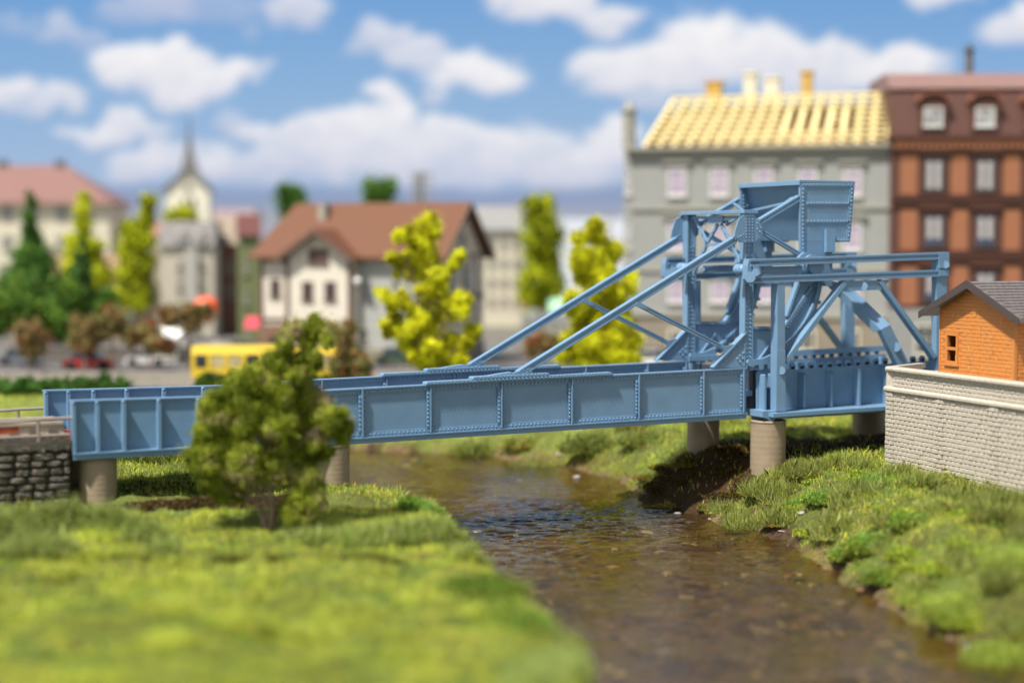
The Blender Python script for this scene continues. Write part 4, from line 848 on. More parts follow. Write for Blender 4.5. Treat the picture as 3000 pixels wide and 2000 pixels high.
# rocks at the waterline
for px, py, s, lab, cl in ((2350, 1563, .22, 'small pale grey stone lying at the right waterline', (.28, .27, .26)), (1640, 1350, .3, 'pale stone in the far shallow water', (.32, .28, .24)), (1985, 1500, .2, 'grey stone on the muddy tip of the right bank', (.2, .18, .17)), (1690, 1395, .26, 'round grey stone on the far muddy shore', (.24, .22, .2)), (2130, 1528, .16, 'rust red stone chip at the right waterline', (.4, .1, .04)), (2440, 1590, .16, 'reddish stone chip further along the right waterline', (.4, .13, .05)), (2680, 1760, .3, 'pinkish stone at the lower right waterline', (.28, .18, .14)), (1050, 1478, .22, 'rough grey rubble stone at the foot of the pier by the tree', (.3, .3, .3)), (1400, 1555, .3, 'dark wet stone at the tip of the left bank', (.08, .08, .08))):
    w = at_z(px, py, .08); g = max(ground_z(w.x, w.y), 0.0)
    v = IV*(s, s*.8, s*.5)*(1+.2*rng.standard_normal((len(IV), 1))*.6); me = bpy.data.meshes.new('rock'); me.from_pydata(v.tolist(), [], IF.tolist()); me.materials.append(mat('rock', cl, .35 if s > .25 else .5, .2, 6, .4, 12))
    o = bpy.data.objects.new('rock', me); C.objects.link(o); o.location = (w.x, w.y, g+s*.15); tag(o, lab, 'rock', 'stones along the waterline'); md = o.modifiers.new('s', 'SUBSURF'); md.levels = md.render_levels = 1
# ------------------------------------------------------------------ town behind
GZ = 2.45
def m_(name, rgb, rough=.6, var=.1, sc=3, **k): return mat(name, lin(*rgb), rough, var, sc, **k)
CREAM = m_('cream_render', (210, 203, 180)); WHITEW = m_('white_render', (206, 198, 182), var=.05); GREYW = m_('grey_render', (142, 143, 139), var=.07); GREYD = m_('grey_trim', (150, 147, 136))
BROWNT = m_('brown_timber', (98, 74, 62)); BROWNRF = m_('brown_tiles', (98, 58, 32), .7, .12, 6, bump=.5, bscale=14); STONEBR = m_('brown_stone_base', (132, 122, 106), var=.15)
REDBR = m_('dark_red_brick', (86, 52, 42), .6, .15, 5, bump=.3, bscale=20); ORPAN = m_('orange_panel', (152, 98, 68), .6, .1, 5); PINKRF = m_('pink_roof', (122, 88, 82), .7, .08, 3)
YELWOOD = m_('yellow_timber', (226, 208, 150), .6, .06, 4); OCHRE = m_('ochre_chimney', (190, 152, 72)); GREENW = m_('green_wall', (112, 120, 78)); DGREY = m_('dark_slate', (92, 90, 88)); WHITE = m_('white_frame', (206, 204, 200), var=.03)
PANE_D = m_('dark_pane', (52, 56, 66), .15, .5, 1.5); PANE_P = m_('curtain_pane', (186, 172, 186), .3, .25, 2.2, hue2=lin(150, 128, 162)); PANE_B = m_('brown_pane', (80, 62, 58), .3, .3, 2); PANE_W = m_('pale_pane', (54, 62, 76), .25, .4, 2.4, hue2=lin(188, 186, 190))
def frame_at(px, Y, yaw): w = at(px, 900, Y); return Frame((w.x, w.y, GZ), yaw)
def window(par, fr, x0, y0, x1, y1, v=0.0, fm=WHITE, pm=PANE_D, fw=.09, cross=(1, 1), sill=True, proud=.08):
    a = fr.p(x0, y1, v); b = fr.p(x1, y0, v); m = MB(); X0, X1, Z0, Z1 = a.x, b.x, a.z, b.z; f0, f1 = v-proud, v-.003
    m.box(X0, X0+fw, f0, f1, Z0, Z1); m.box(X1-fw, X1, f0, f1, Z0, Z1); m.box(X0+fw+.002, X1-fw-.002, f0, f1, Z1-fw, Z1); m.box(X0+fw+.002, X1-fw-.002, f0, f1, Z0, Z0+fw)
    for i in range(cross[0]): x = X0+(X1-X0)*(i+1)/(cross[0]+1); m.box(x-fw*.3, x+fw*.3, f0+.02, f1, Z0+fw, Z1-fw)
    for i in range(cross[1]): z = Z0+(Z1-Z0)*(i+1.3)/(cross[1]+1.6); m.box(X0+fw, X1-fw, f0+.025, f1, z-fw*.3, z+fw*.3)
    if sill: m.box(X0-.08, X1+.08, f0-.08, f1, Z0-.1, Z0-.003)
    w = m.build('window', fm, par); p = MB(); p.box(X0+fw*.5, X1-fw*.5, v-.025, v-.004, Z0+fw*.5, Z1-fw*.5); p.build('pane', pm, w); return w
def bld(name, fr, label, cat, group=None): return empty(name, fr.o, fr.yaw, label, cat, group)
def boxp(name, x0, x1, y0, y1, z0, z1, m, par): b = MB(); b.box(x0, x1, y0, y1, z0, z1); return b.build(name, m, par)

# --- station house with brown roof
f = frame_at(762, 124, R(-20)); b = bld('station_house', f, 'white station house with brown timber framing and a long red-brown roof with cross gable', 'house')
P = lambda x, y, v=0.0: f.p(x, y, v)
xL = 0.0; xR = P(1292, 900).x; ze = P(1000, 748).z; D = 8.2
zr = (710-600)/5000*124+11-GZ; zr = f.p(1000, 603, D/2).z
boxp('wall', xL, xR, 0, D, 0, ze, WHITEW, b)
m = MB(); m.prism([(xR-.02, 0, ze), (xR-.02, D, ze), (xR-.02, D/2, zr)], (-.2, 0, 0)); m.build('gable_wall', WHITEW, b)
m = MB(); ov = .6
for s_, y0 in ((1, 0), (-1, D)):
    m.add([(-ov, y0-s_*.7, ze-.28), (xR+ov, y0-s_*.7, ze-.28), (xR+ov, D/2, zr), (.9, D/2, zr), (-ov, y0-s_*.7, ze-.10), (xR+ov, y0-s_*.7, ze-.10), (xR+ov, D/2, zr+.2), (.9, D/2, zr+.2)], [(3, 2, 1, 0), (4, 5, 6, 7), (0, 1, 5, 4), (1, 2, 6, 5), (3, 0, 4, 7), (2, 3, 7, 6)])
m.add([(-ov, -.7, ze-.1), (-ov, D+.7, ze-.1), (.9, D/2, zr+.2)], [(0, 1, 2), (2, 1, 0)])
rf = m.build('roof', BROWNRF, b)
m = MB()
for y0 in (-.75, D+.75): m.prism([(xR+ov+.01, y0, ze-.45), (xR+ov+.01, D/2, zr-.10), (xR+ov+.01, D/2, zr+.26), (xR+ov+.01, y0, ze-.05)], (.12, 0, 0))
m.build('bargeboard', BROWNT, rf)
gx0, gx1 = P(862, 800).x, P(1030, 800, -.7).x; gm = (gx0+gx1)/2; gz = f.p(915, 682, -1.0).z
boxp('wing_wall', gx0, gx1, -1.0, -.003, 0, ze, WHITEW, b)
m = MB(); m.prism([(gx0, -1.0, ze), (gx1, -1.0, ze), (gm, -1.0, gz)], (0, .3, 0)); m.build('wing_gable', WHITEW, b)
m = MB(); k = (gz-ze)/(gm-gx0)
for sg in (-1, 1):
    xe = gm+sg*((gx1-gx0)/2+.7); m.prism([(gm, -1.7, gz+.1), (xe, -1.7, ze-.7*k+.1), (xe, -1.7, ze-.7*k+.3), (gm, -1.7, gz+.32)], (0, 4.2, 0))
wr = m.build('wing_roof', BROWNRF, b); m = MB()
for sg in (-1, 1):
    xe = gm+sg*((gx1-gx0)/2+.72); m.prism([(gm, -1.76, gz-.12), (xe, -1.76, ze-.7*k-.14), (xe, -1.76, ze-.7*k+.26), (gm, -1.76, gz+.28)], (0, .05, 0))
m.build('bargeboard', BROWNT, wr)
for x, v in ((xL+.12, -.04), (gx0-.02, -1.04), (gx1, -1.04), (xR, -.04), (gx0-.35, -.04)): m = MB(); m.box(x-.14, x+.14, v-.05, v+.03, 0, ze-.1); m.build('timber_post', BROWNT, b)
m = MB()
for za_, zb2 in ((P(800, 935).z-.12, P(800, 935).z+.1), (ze-.5, ze-.1)): m = MB(); m.box(xL, gx0-.2, -.09, -.01, za_, zb2); m.build('timber_beam', BROWNT, b)
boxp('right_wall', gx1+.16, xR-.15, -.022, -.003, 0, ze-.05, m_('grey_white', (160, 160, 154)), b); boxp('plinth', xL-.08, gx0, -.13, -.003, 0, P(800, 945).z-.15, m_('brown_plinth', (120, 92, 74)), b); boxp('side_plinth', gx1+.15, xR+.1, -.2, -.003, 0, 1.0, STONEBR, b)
window(b, f, 905, 728, 962, 772, -1.0, BROWNT, PANE_B, .1, (2, 0)); window(b, f, 793, 818, 821, 868, 0, BROWNT, PANE_D, .12); window(b, f, 886, 825, 917, 878, -1.0, BROWNT, PANE_D, .12); window(b, f, 952, 825, 984, 878, -1.0, BROWNT, PANE_D, .12)
window(b, f, 1062, 830, 1082, 880, 0, GREYD, PANE_W); window(b, f, 1054, 960, 1078, 1000, 0, GREYD, PANE_D); window(b, f, 1150, 800, 1170, 850, 0, GREYD, PANE_D); window(b, f, 790, 985, 830, 1055, -.13, BROWNT, PANE_D, sill=False)
sf = Frame((f.o+f.U*(xR+.0)), f.yaw+math.pi/2); sf.o.z = GZ
m = MB()                                    # timber panels on the right gable end
for y in (1.2, 2.6, 4.1, 5.6, 7.0): m.box(xR+.002, xR+.1, y-.1, y+.1, ze*.35, ze-.05)
m.box(xR+.002, xR+.13, 0, D, ze*.58, ze*.64); m.box(xR+.002, xR+.13, 0, D, ze-.1, ze+.1); m.box(xR+.002, xR+.12, 0, D, 0, 1.3); m.build('gable_timber', m_('grey_timber', (128, 118, 112)), b)
for yy in (2.0, 4.9):
    w = MB(); w.box(xR+.01, xR+.13, yy-.6, yy+.6, ze*.66, ze*.66+1.7); w_ = w.build('window', m_('grey_window', (150, 142, 138)), b); w = MB(); w.box(xR+.131, xR+.15, yy-.45, yy+.45, ze*.66+.15, ze*.66+1.5); w.build('pane', PANE_W, w_)
w = MB(); w.box(xR+.0, xR+.08, D/2-.5, D/2+.5, ze+.4, ze+1.5); w.build('loft_window', m_('grey_window2', (140, 136, 134)), b)
m = MB(); p0 = f.p(963, 610, D/2-.4); m.box(p0.x-.28, p0.x+.28, D/2-1.6, D/2-.6, zr-1.2, zr+.12); m.build('chimney', GREYD, b)

# --- insulator mast behind the station house
w = at(1236, 700, 150); b = empty('insulator_mast', (w.x, w.y, GZ), 0, 'grey telegraph pole with rows of insulators rising behind the brown roof', 'pole')
ztop = at(1236, 505, 150).z-GZ; m = MB(); m.cyl((0, 0, -.2), (0, 0, ztop), .2, .14, 10); m.build('pole', DGREY, b); m = MB(); x = .55; m.cyl((-.5, .1, ztop-3.6), (-.5, .1, ztop-.1), .09, n=8)
m.build('side_pole', DGREY, b)
for k in range(5):
    z = ztop-.35-k*.72; m = MB(); m.box(-.95, .95, -.1, .1, z, z+.14)
    for x in (-.8, -.3, .3, .8): m.cyl((x, 0, z+.1), (x, 0, z+.42), .12, n=8)
    m.build('crossarm', GREYD, b)

# --- grey tenement under construction
yg = math.atan2(-13.0, 21.3); f = Frame((at(1852, 900, 124).x, 124, GZ), R(-17)); P = lambda x, y, v=0.0: f.p(x, y, v)
b = bld('unfinished_tenement', f, 'grey tenement with open yellow timber rafters and chimneys, next to the dark red one', 'building')
xR = P(2606, 700).x; zc = P(1852, 437).z; D = 9.5
boxp('wall', 0, xR, 0, D, P(1900, 925).z, zc, GREYW, b); boxp('ground_floor', -.12, xR+.0, -.12, D, 0, P(1900, 925).z-.003, STONEBR, b)
m = MB(); m.box(-.35, xR+.1, -.42, -.003, zc-.42, zc-.12); m.box(-.45, xR+.1, -.6, .3, zc-.115, zc+.08); m.build('cornice', GREYD, b)
m = MB()
for y in (612, 790): z = P(1852, y).z; m.box(-.1, xR, -.16, -.003, z-.1, z+.1)
z = P(1852, 925).z; m.box(-.2, xR, -.28, -.003, z+.003, z+.3); m.build('string_course', GREYD, b)
for wx in (1958, 2082, 2212, 2342, 2472):
    for (ya, yb) in ((492, 575), (652, 735), (822, 885)):
        dy = (wx-1958)*.0; m = MB(); sc = 1+(wx-1958)/754*.0
        q0 = P(wx-10, yb+12); q1 = P(wx+62, ya-14); m.box(q0.x, q1.x, -.055, -.003, q0.z, q1.z); sr = m.build('window_surround', m_('pale_surround', (188, 184, 172)), b) if False else m.build('window_surround', GREYW, b)
        m = MB(); m.box(q0.x-.15, q1.x+.15, -.32, -.003, q1.z+.003, q1.z+.18); m.build('lintel', GREYD, sr)
        window(b, f, wx, ya, wx+52, yb, -.058, WHITE, PANE_P, .13, (1, 1))
    window(b, f, wx, 965, wx+48, 1030, -.12, CREAM, PANE_D, .15, (1, 0))
zr = f.p(2100, 290, 3.4).z; xa = P(1888, 430).x; xb = xR-.25; xra = f.p(1978, 290, 3.4).x
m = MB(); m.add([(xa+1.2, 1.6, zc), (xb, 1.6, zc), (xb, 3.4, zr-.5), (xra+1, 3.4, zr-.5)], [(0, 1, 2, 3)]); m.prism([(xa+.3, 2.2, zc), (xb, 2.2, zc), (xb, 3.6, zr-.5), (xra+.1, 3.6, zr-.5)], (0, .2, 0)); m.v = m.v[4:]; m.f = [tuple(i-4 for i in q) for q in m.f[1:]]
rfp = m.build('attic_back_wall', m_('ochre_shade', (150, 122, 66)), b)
rr_ = 17; gone = {12, 13}
for k in range(rr_):
    t = k/(rr_-1); x0 = xa+(xb-xa)*t; x1 = xra+(xb-xra)*t; m = MB(); m.bar((x0, .12, zc+.1), (x1, 3.4, zr), .30, (0, -.7, .7), .2); m.build('rafter', YELWOOD, b)
m = MB()
for k in range(9):
    t = (k+.4)/9; y = .12+3.28*t; z = zc+.1+(zr-zc-.1)*t+.2; xs0 = xa+(xra-xa)*t
    if k in (2, 3, 4, 5):
        m.box(xs0, xa+(xb-xa)*.56, y-.20, y-.03, z+.02, z+.16); m.box(xa+(xb-xa)*.86, xb, y-.20, y-.03, z+.02, z+.16)
    else: m.box(xs0, xb, y-.20, y-.03, z+.02, z+.16)
    if k in (3, 4, 5): m.box(xa+(xb-xa)*.77, xa+(xb-xa)*.80, y-.20, y-.03, z+.02, z+.16)
m.build('battens', YELWOOD, b)
m = MB(); m.box(xra-.1, xb, 3.3, 3.6, zr-.05, zr+.2); m.build('ridge_beam', YELWOOD, b)
m = MB(); m.add([(xa-.1, .3, zc+.08), (xra, 3.4, zr), (xa, 6.6, zc+.08)], [(0, 1, 2), (2, 1, 0)]); m.build('hip_boarding', OCHRE, b)
for (xx0, xx1, yt, mm, nm) in ((2068, 2112, 237, OCHRE, 'chimney'), (2178, 2215, 212, CREAM, 'chimney'), (2240, 2282, 225, CREAM, 'chimney'), (2347, 2378, 207, OCHRE, 'chimney')):
    a = f.p(xx0, yt, 4.2); c = f.p(xx1, yt, 4.2); mb = MB(); mb.box(a.x, c.x, 4.2, 5.1, zr-2.0, a.z-.2); o = mb.build(nm, mm, b); mb = MB(); mb.box(a.x-.08, c.x+.08, 4.12, 5.18, a.z-.197, a.z); mb.build('chimney_cap', mm, o)
q = P(1846, 430, .4); m = MB(); zt_ = f.p(1848, 292, .4).z
m.cyl((q.x-.1, .45, zc), (q.x-.1, .45, zt_-.9), .48, n=8); m.cyl((q.x-.1, .45, zt_-.897), (q.x-.1, .45, zt_-.7), .6, n=8); m.cyl((q.x-.1, .45, zt_-.697), (q.x-.1, .45, zt_), .4, .08, n=8); m.build('corner_turret', GREYD, b)
q0 = P(1828, 430); m = MB(); m.box(q0.x, -.003, .05, 3.5, 0, zc+.05); m.build('corner_bay', GREYW, b)
window(b, f, 1834, 500, 1848, 570, .05, WHITE, PANE_W, .08, (0, 1)); window(b, f, 1834, 660, 1848, 730, .05, WHITE, PANE_W, .08, (0, 1))

# --- dark red brick tenement, far right
fw = at(2610, 900, 117.5); f = Frame((fw.x, 117.5, GZ), R(-2)); P = lambda x, y, v=0.0: f.p(x, y, v)
b = bld('brick_tenement', f, 'dark red brick tenement with orange panels and arched dormers at the right edge', 'building')
xR = 18.0; z0 = P(2700, 905).z; z1_ = P(2700, 440).z; zc = P(2700, 392).z; zt_ = P(2700, 262, 1.2).z; zk = P(2700, 218, 3.0).z
boxp('wall', 0, xR, 0, 9, z0, z1_, REDBR, b); boxp('ground_floor', -.1, xR+.1, -.1, 9, 0, z0-.003, GREYW, b)
m = MB(); m.box(-.1, xR, -.25, 9, z1_+.003, z1_+.5); m.box(-.25, xR, -.5, 9, zc-.35, zc-.05); co = m.build('cornice', REDBR, b)
m = MB(); x = .1
while x < xR: m.box(x, x+.22, -.42, -.253, z1_+.08, z1_+.45); x += .42
m.box(0, xR, -.34, -.256, zc-.60, zc-.40); m.build('dentils', ORPAN, co)
m = MB(); m.prism([(0, 0, zc-.047), (0, .75, zt_), (0, 9, zt_), (0, 9, zc-.047)], (xR, 0, 0)); rf = m.build('mansard_roof', REDBR, b)
m = MB(); m.prism([(-.12, .55, zt_+.003), (-.12, 2.6, zk), (-.12, 9.2, zk-.1), (-.12, 9.2, zt_+.003)], (xR, 0, 0)); m.build('roof_top', m_('dusty_roof', (124, 96, 90)), rf)
for cx in (2734, 2886, 3040):
    c = P(cx, 340, -.1); m = MB(); wd = .95; zb_ = zc+.15; zm = P(cx, 300, -.1).z; n = 10
    arch = [(c.x+wd*math.cos(math.pi*i/n), zm+wd*.62*math.sin(math.pi*i/n)) for i in range(n+1)]
    m.prism([(c.x-wd, -.1, zb_), (c.x+wd, -.1, zb_)]+[(x, -.1, z) for x, z in arch], (0, 1.3, 0)); dm = m.build('dormer', REDBR, b)
    m = MB()
    for i in range(n):
        (xa_, za_), (xb_, zb2_) = arch[i], arch[i+1]; m.prism([(xa_, -.35, za_), (xb_, -.35, zb2_), (c.x+(xb_-c.x)*1.2, -.35, zm+(zb2_-zm)*1.2+.05), (c.x+(xa_-c.x)*1.2, -.35, zm+(za_-zm)*1.2+.05)], (0, 1.0, 0))
    m.build('arch_hood', m_('hood', (128, 78, 60)), dm); window(b, f, cx-28, 314, cx+28, 370, -.12, WHITE, PANE_W, .12, (1, 1))
DKFR = m_('dark_frame', (74, 66, 66)); PANE_N = m_('night_pane', (44, 62, 92), .15, .4, 2); LACE = m_('lace_curtain', (176, 170, 168), .8, .06)
def curtains(par, fr, x0, y0, x1, y1, v):
    a = fr.p(x0, y1, v); c = fr.p(x1, y0, v); w = (c.x-a.x)
    for i in range(2):
        m = MB(); s0 = a.x+w*(.06 if i == 0 else .60); s1 = a.x+w*(.40 if i == 0 else .94); n = 6
        for k in range(n): xa2 = s0+(s1-s0)*k/n; xb2 = s0+(s1-s0)*(k+1)/n; m.prism([(xa2, v-.032-.012*(k % 2), a.z), (xb2, v-.032-.012*((k+1) % 2), a.z), (xb2, v-.027, a.z), (xa2, v-.027, a.z)], (0, 0, c.z-a.z))
        m.build('curtain', LACE, par)
rows = ((462, 562), (626, 725), (792, 885)) 
for (ya, yb) in rows:
    for cx in (2735, 2886, 3040):
        a = P(cx-44, yb+4); c = P(cx+44, ya-14); m = MB(); m.box(a.x, c.x, -.10, -.003, a.z, c.z); sr = m.build('window_surround', REDBR, b)
        w_ = window(b, f, cx-28, ya+2, cx+30, yb-4, -.102, DKFR, PANE_N, .12, (1, 1), proud=.06); curtains(w_, f, cx-22, ya+12, cx+24, yb-(8 if ya < 600 else 26), -.102)
        m = MB(); m.box(a.x-.1, c.x+.1, -.34, -.003, c.z+.003, c.z+.22); m.build('lintel', REDBR, sr)
    for (xa_, xb_) in ((2636, 2688), (2784, 2836), (2938, 2990), (3090, 3140)):
        a = P(xa_, yb+8); c = P(xb_, ya-10); boxp('brick_panel', a.x, c.x, -.075, -.003, a.z, c.z, ORPAN, b)
m = MB()
for y in (586, 752): z = P(2700, y).z; m.box(-.08, xR, -.22, -.003, z-.32, z+.32); m.box(-.12, xR, -.34, -.223, z+.1, z+.3)
m.build('string_course', REDBR, b)
for cx in (2680, 2800, 2920, 3060): window(b, f, cx, 950, cx+60, 1040, -.1, CREAM, PANE_D, .12, (1, 1))
c = at(2838, 220, 121); m = MB(); zc_ = at(2838, 150, 121).z-GZ; lx = (Vector((c.x, c.y, 0))-Vector((f.o.x, f.o.y, 0))).dot(f.U)
m.cyl((lx, 3.6, zk-1), (lx, 3.6, zc_), .34, .28, 8); m.cyl((lx, 3.6, zc_+.003), (lx, 3.6, zc_+.15), .42, n=8); m.cyl((lx, 3.6, zc_+.153), (lx, 3.6, zc_+.5), .16, .12, 8); m.build('chimney', DGREY, b)

# --- cream block right of the station
f = frame_at(1352, 150, R(2)); P = lambda x, y, v=0.0: f.p(x, y, v)
b = bld('cream_block', f, 'plain cream apartment block with pale grey top, between the station house and the poplar', 'building')
xR = P(1530, 800).x; z1_ = P(1450, 682).z; z2_ = P(1450, 603).z; boxp('wall', 0, xR, 0, 9, 0, z1_, CREAM, b); m = MB(); m.box(-.2, xR+.2, -.25, 9, z1_+.003, z1_+.3); m.prism([(0, 0, z1_+.303), (xR, 0, z1_+.303), (xR, 2, z2_), (0, 2, z2_)], (0, 6, 0)); m.build('roof', m_('pale_grey_roof', (128, 127, 126)), b)
for i in range(4):
    for ya in (700, 755, 812, 868): window(b, f, 1400+i*34, ya, 1417+i*34, ya+34, 0, GREYD, PANE_W, .1, (1, 0), sill=False)
boxp('plinth', -.1, xR+.1, -.15, -.003, 0, P(1450, 955).z, GREYD, b)

# --- big cream house with pink hipped roof, left edge
f = frame_at(-260, 165, R(3)); P = lambda x, y, v=0.0: f.p(x, y, v)
b = bld('pink_roofed_house', f, 'large cream house with a pink hipped roof at the left edge', 'house')
xR = P(322, 700).x; ze = P(200, 592).z; D = 10; zr = f.p(100, 484, D/2).z; xr = f.p(195, 484, D/2).x
boxp('wall', 0, xR, 0, D, 0, ze, CREAM, b); m = MB(); v = [(-.5, -.6, ze), (xR+.5, -.6, ze), (xR+.5, D+.6, ze), (-.5, D+.6, ze), (3, D/2, zr), (xr, D/2, zr)]; m.add(v, [(0, 1, 5, 4), (1, 2, 5), (2, 3, 4, 5), (3, 0, 4), (3, 2, 1, 0)]); rf = m.build('roof', PINKRF, b)
m = MB(); m.box(-.5, xR+.5, -.62, D+.6, ze-.25, ze-.003); m.build('eaves', m_('brown_eaves', (150, 122, 108)), rf)
for cx in (8, 176): a = f.p(cx, 476, D/2); m = MB(); m.box(a.x-.45, a.x+.45, D/2-.4, D/2+.4, zr-.5, f.p(cx, 470, D/2).z); m.build('chimney', DGREY, rf)
for ya in (606, 690, 780, 860):
    for cx in (20, 95, 180, 255): window(b, f, cx-14, ya, cx+16, ya+34, 0, GREYD, PANE_W, .12, (1, 0))

# --- church tower
f = frame_at(488, 185, R(5)); P = lambda x, y, v=0.0: f.p(x, y, v); b = bld('church_tower', f, 'white church tower with four gables and a tall pointed slate spire', 'tower')
wd = P(612, 600).x; ze = P(550, 553).z; zg = P(550, 503).z; zs = f.p(550, 362, wd/2).z; CHW = m_('church_white', (232, 227, 204))
boxp('wall', 0, wd, 0, wd, 0, ze, CHW, b)
m = MB(); m.prism([(0, 0, ze), (wd, 0, ze), (wd/2, 0, zg)], (0, wd, 0)); m.build('gable', CHW, b)
m = MB()
for i in range(1):
    for s_ in (-1, 1):
        e = (wd/2+s_*(wd/2+.35)); zz = ze-.3
        if i == 0: m.prism([(wd/2, -.3, zg+.05), (e, -.3, zz), (e, -.3, zz+.22), (wd/2, -.3, zg+.3)], (0, 2.5, 0))
        else: m.prism([(-.3, wd/2, zg+.12), (-.3, e, zz), (-.3, e, zz+.35), (-.3, wd/2, zg+.48)], (wd+.6, 0, 0))
m.build('gable_roof', DGREY, b)
m = MB(); c_ = (wd/2, wd/2); prof = [(ze-.25, wd*.5+.2), (ze+(zg-ze)*.58, wd*.33), (zg+.05, wd*.21), (zg+(zs-zg)*.38, wd*.095), (zs, .03)]
for (za, ra), (zb_, rb) in zip(prof, prof[1:]): m.add([(c_[0]+sx*r, c_[1]+.7+sy*r, z) for z, r in ((za, ra), (zb_, rb)) for sx, sy in ((-1, -1), (1, -1), (1, 1), (-1, 1))], [(0, 1, 5, 4), (1, 2, 6, 5), (2, 3, 7, 6), (3, 0, 4, 7)])
c_ = (wd/2, wd/2+.7); m.cyl((c_[0], c_[1], zs-.3), (c_[0], c_[1], zs+.9), .06, n=6); m.ell((c_[0], c_[1], zs+.1), (.2, .2, .2)); m.build('spire', DGREY, b)
q = P(552, 550); m = MB(); m.cyl((q.x, -.1, q.z), (q.x, -.003, q.z), .42, n=20); m.build('clock', DGREY, b); window(b, f, 533, 580, 547, 615, 0, GREYD, PANE_D, .1, (0, 0)); window(b, f, 560, 580, 574, 615, 0, GREYD, PANE_D, .1, (0, 0))

# --- small town houses between
def house(name, label, x0, x1, ye, yr, Y, yaw, wm, rm, wins, dep=7, pm=PANE_D, ridge=.35, fm=GREYD, ybase=None):
    f = frame_at(x0, Y, yaw); b = bld(name, f, label, 'house'); xR = f.p(x1, 800).x; ze = f.p((x0+x1)/2, ye).z; zr = f.p((x0+x1)/2, yr, dep*ridge).z
    boxp('wall', 0, xR, 0, dep, 0, ze, wm, b); m = MB(); m.prism([(-.15, -.3, ze+.003), (-.15, dep*ridge, zr), (-.15, dep*(1-ridge), zr), (-.15, dep+.3, ze+.003)], (xR+.3, 0, 0)); m.build('roof', rm, b)
    for w in wins: window(b, f, *w, 0, fm, pm, .1, (1, 1))
    return b, f, xR, ze
hb, hf, hx, hze = house('town_house', 'pale stone town house with dark mansard roof, in front of the church tower', 472, 625, 722, 648, 152, R(4), m_('stone_render', (190, 182, 164)), m_('mansard_slate', (104, 101, 98)), [(520, 765, 538, 800), (585, 765, 603, 800), (520, 825, 538, 858), (585, 825, 603, 858), (490, 890, 530, 930), (560, 890, 600, 930)], ridge=.18, pm=PANE_B)
for cx in (528, 584):
    a = hf.p(cx, 705, -.2); m = MB(); m.cyl((a.x, -.25, a.z-.55), (a.x, -.25, a.z+.5), .55, n=14); m = MB(); m.box(a.x-.5, a.x+.5, -.3, 1, hze+.2, a.z+.5); m.ell((a.x, .2, a.z+.5), (.55, .5, .5), 12, 8); d_ = m.build('dormer', m_('dormer_grey', (138, 134, 126)), hb); window(hb, hf, cx-9, 690, cx+9, 716, -.31, WHITE, PANE_W, .08, (0, 0), sill=False)
m = MB(); m.box(hf.p(540, 800, -.3).x, hf.p(578, 800, -.3).x, -.3, -.003, 0, hze-.2); m.build('bay', m_('bay_pale', (176, 172, 164)), hb)
house('town_house', 'brown brick town house between the pale one and the green one', 626, 700, 715, 640, 158, R(2), m_('brown_brick', (104, 74, 56), var=.2), m_('tan_roof', (134, 120, 102)), [(636, 760, 650, 800), (672, 760, 686, 800), (636, 830, 650, 870), (672, 830, 686, 870)])
house('town_house', 'narrow green town house against the left side of the station house', 702, 762, 690, 628, 140, R(10), GREENW, m_('red_roof', (92, 50, 44)), [(715, 760, 727, 800), (715, 850, 727, 890)])
house('town_house', 'pinkish town house left of the pale stone one, beside the yellow-green tree', 385, 470, 690, 650, 170, R(-8), m_('pale_pinkish', (168, 156, 134)), m_('pink_roof2', (146, 96, 84)), [(400, 740, 418, 775), (440, 740, 458, 775), (400, 820, 418, 860), (440, 820, 458, 860)])
house('town_house', 'low beige house far behind, right of the church tower', 600, 740, 640, 615, 200, R(0), m_('beige', (150, 138, 122)), m_('dusty_pink', (140, 118, 114)), [(650, 650, 670, 670), (690, 650, 710, 670)])
house('town_house', 'tan gabled house partly hidden by trees at the left', 150, 345, 800, 745, 150, R(6), m_('tan_wall', (160, 132, 92)), m_('brown_roof2', (140, 110, 84)), [(280, 830, 300, 860), (315, 830, 332, 860)])
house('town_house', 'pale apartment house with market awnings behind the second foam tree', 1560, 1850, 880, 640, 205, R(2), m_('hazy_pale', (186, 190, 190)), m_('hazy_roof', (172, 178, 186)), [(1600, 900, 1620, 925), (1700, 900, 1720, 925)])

# --- road, kerb, car park
def sheet(name, pts, z, m, kind='structure', lab=None):
    mb = MB(); mb.prism([(x, y, z-.06) for x, y in pts], (0, 0, .06)); o = mb.build(name, m); tag(o, lab, None, None, kind); return o
ROAD = m_('road_surface', (70, 68, 68), .85, .15, 3, bump=.4, bscale=8); PAVE = m_('pavement_stone', (116, 108, 102), .8, .15, 4, bump=.4, bscale=6)
sheet('road', [(-70, 112.5), (70, 112.5), (70, 122), (-70, 122)], GZ+.045, ROAD); sheet('pavement', [(-70, 99.6), (-6, 99.6), (4, 104), (70, 106.2), (70, 112.4), (-70, 112.4)], GZ+.12, PAVE); sheet('square', [(-90, 122.1), (90, 122.1), (90, 205), (-90, 205)], GZ+.03, m_('square_paving', (98, 95, 92), .85, .15, 3))
m = MB(); x = -60
while x < 60: m.prism([(x, 117.1, GZ+.05), (x+2, 117.1, GZ+.05), (x+2, 117.35, GZ+.05), (x, 117.35, GZ+.05)], (0, 0, .006)); x += 4
tag(m.build('road_marking', WHITE), kind='structure')

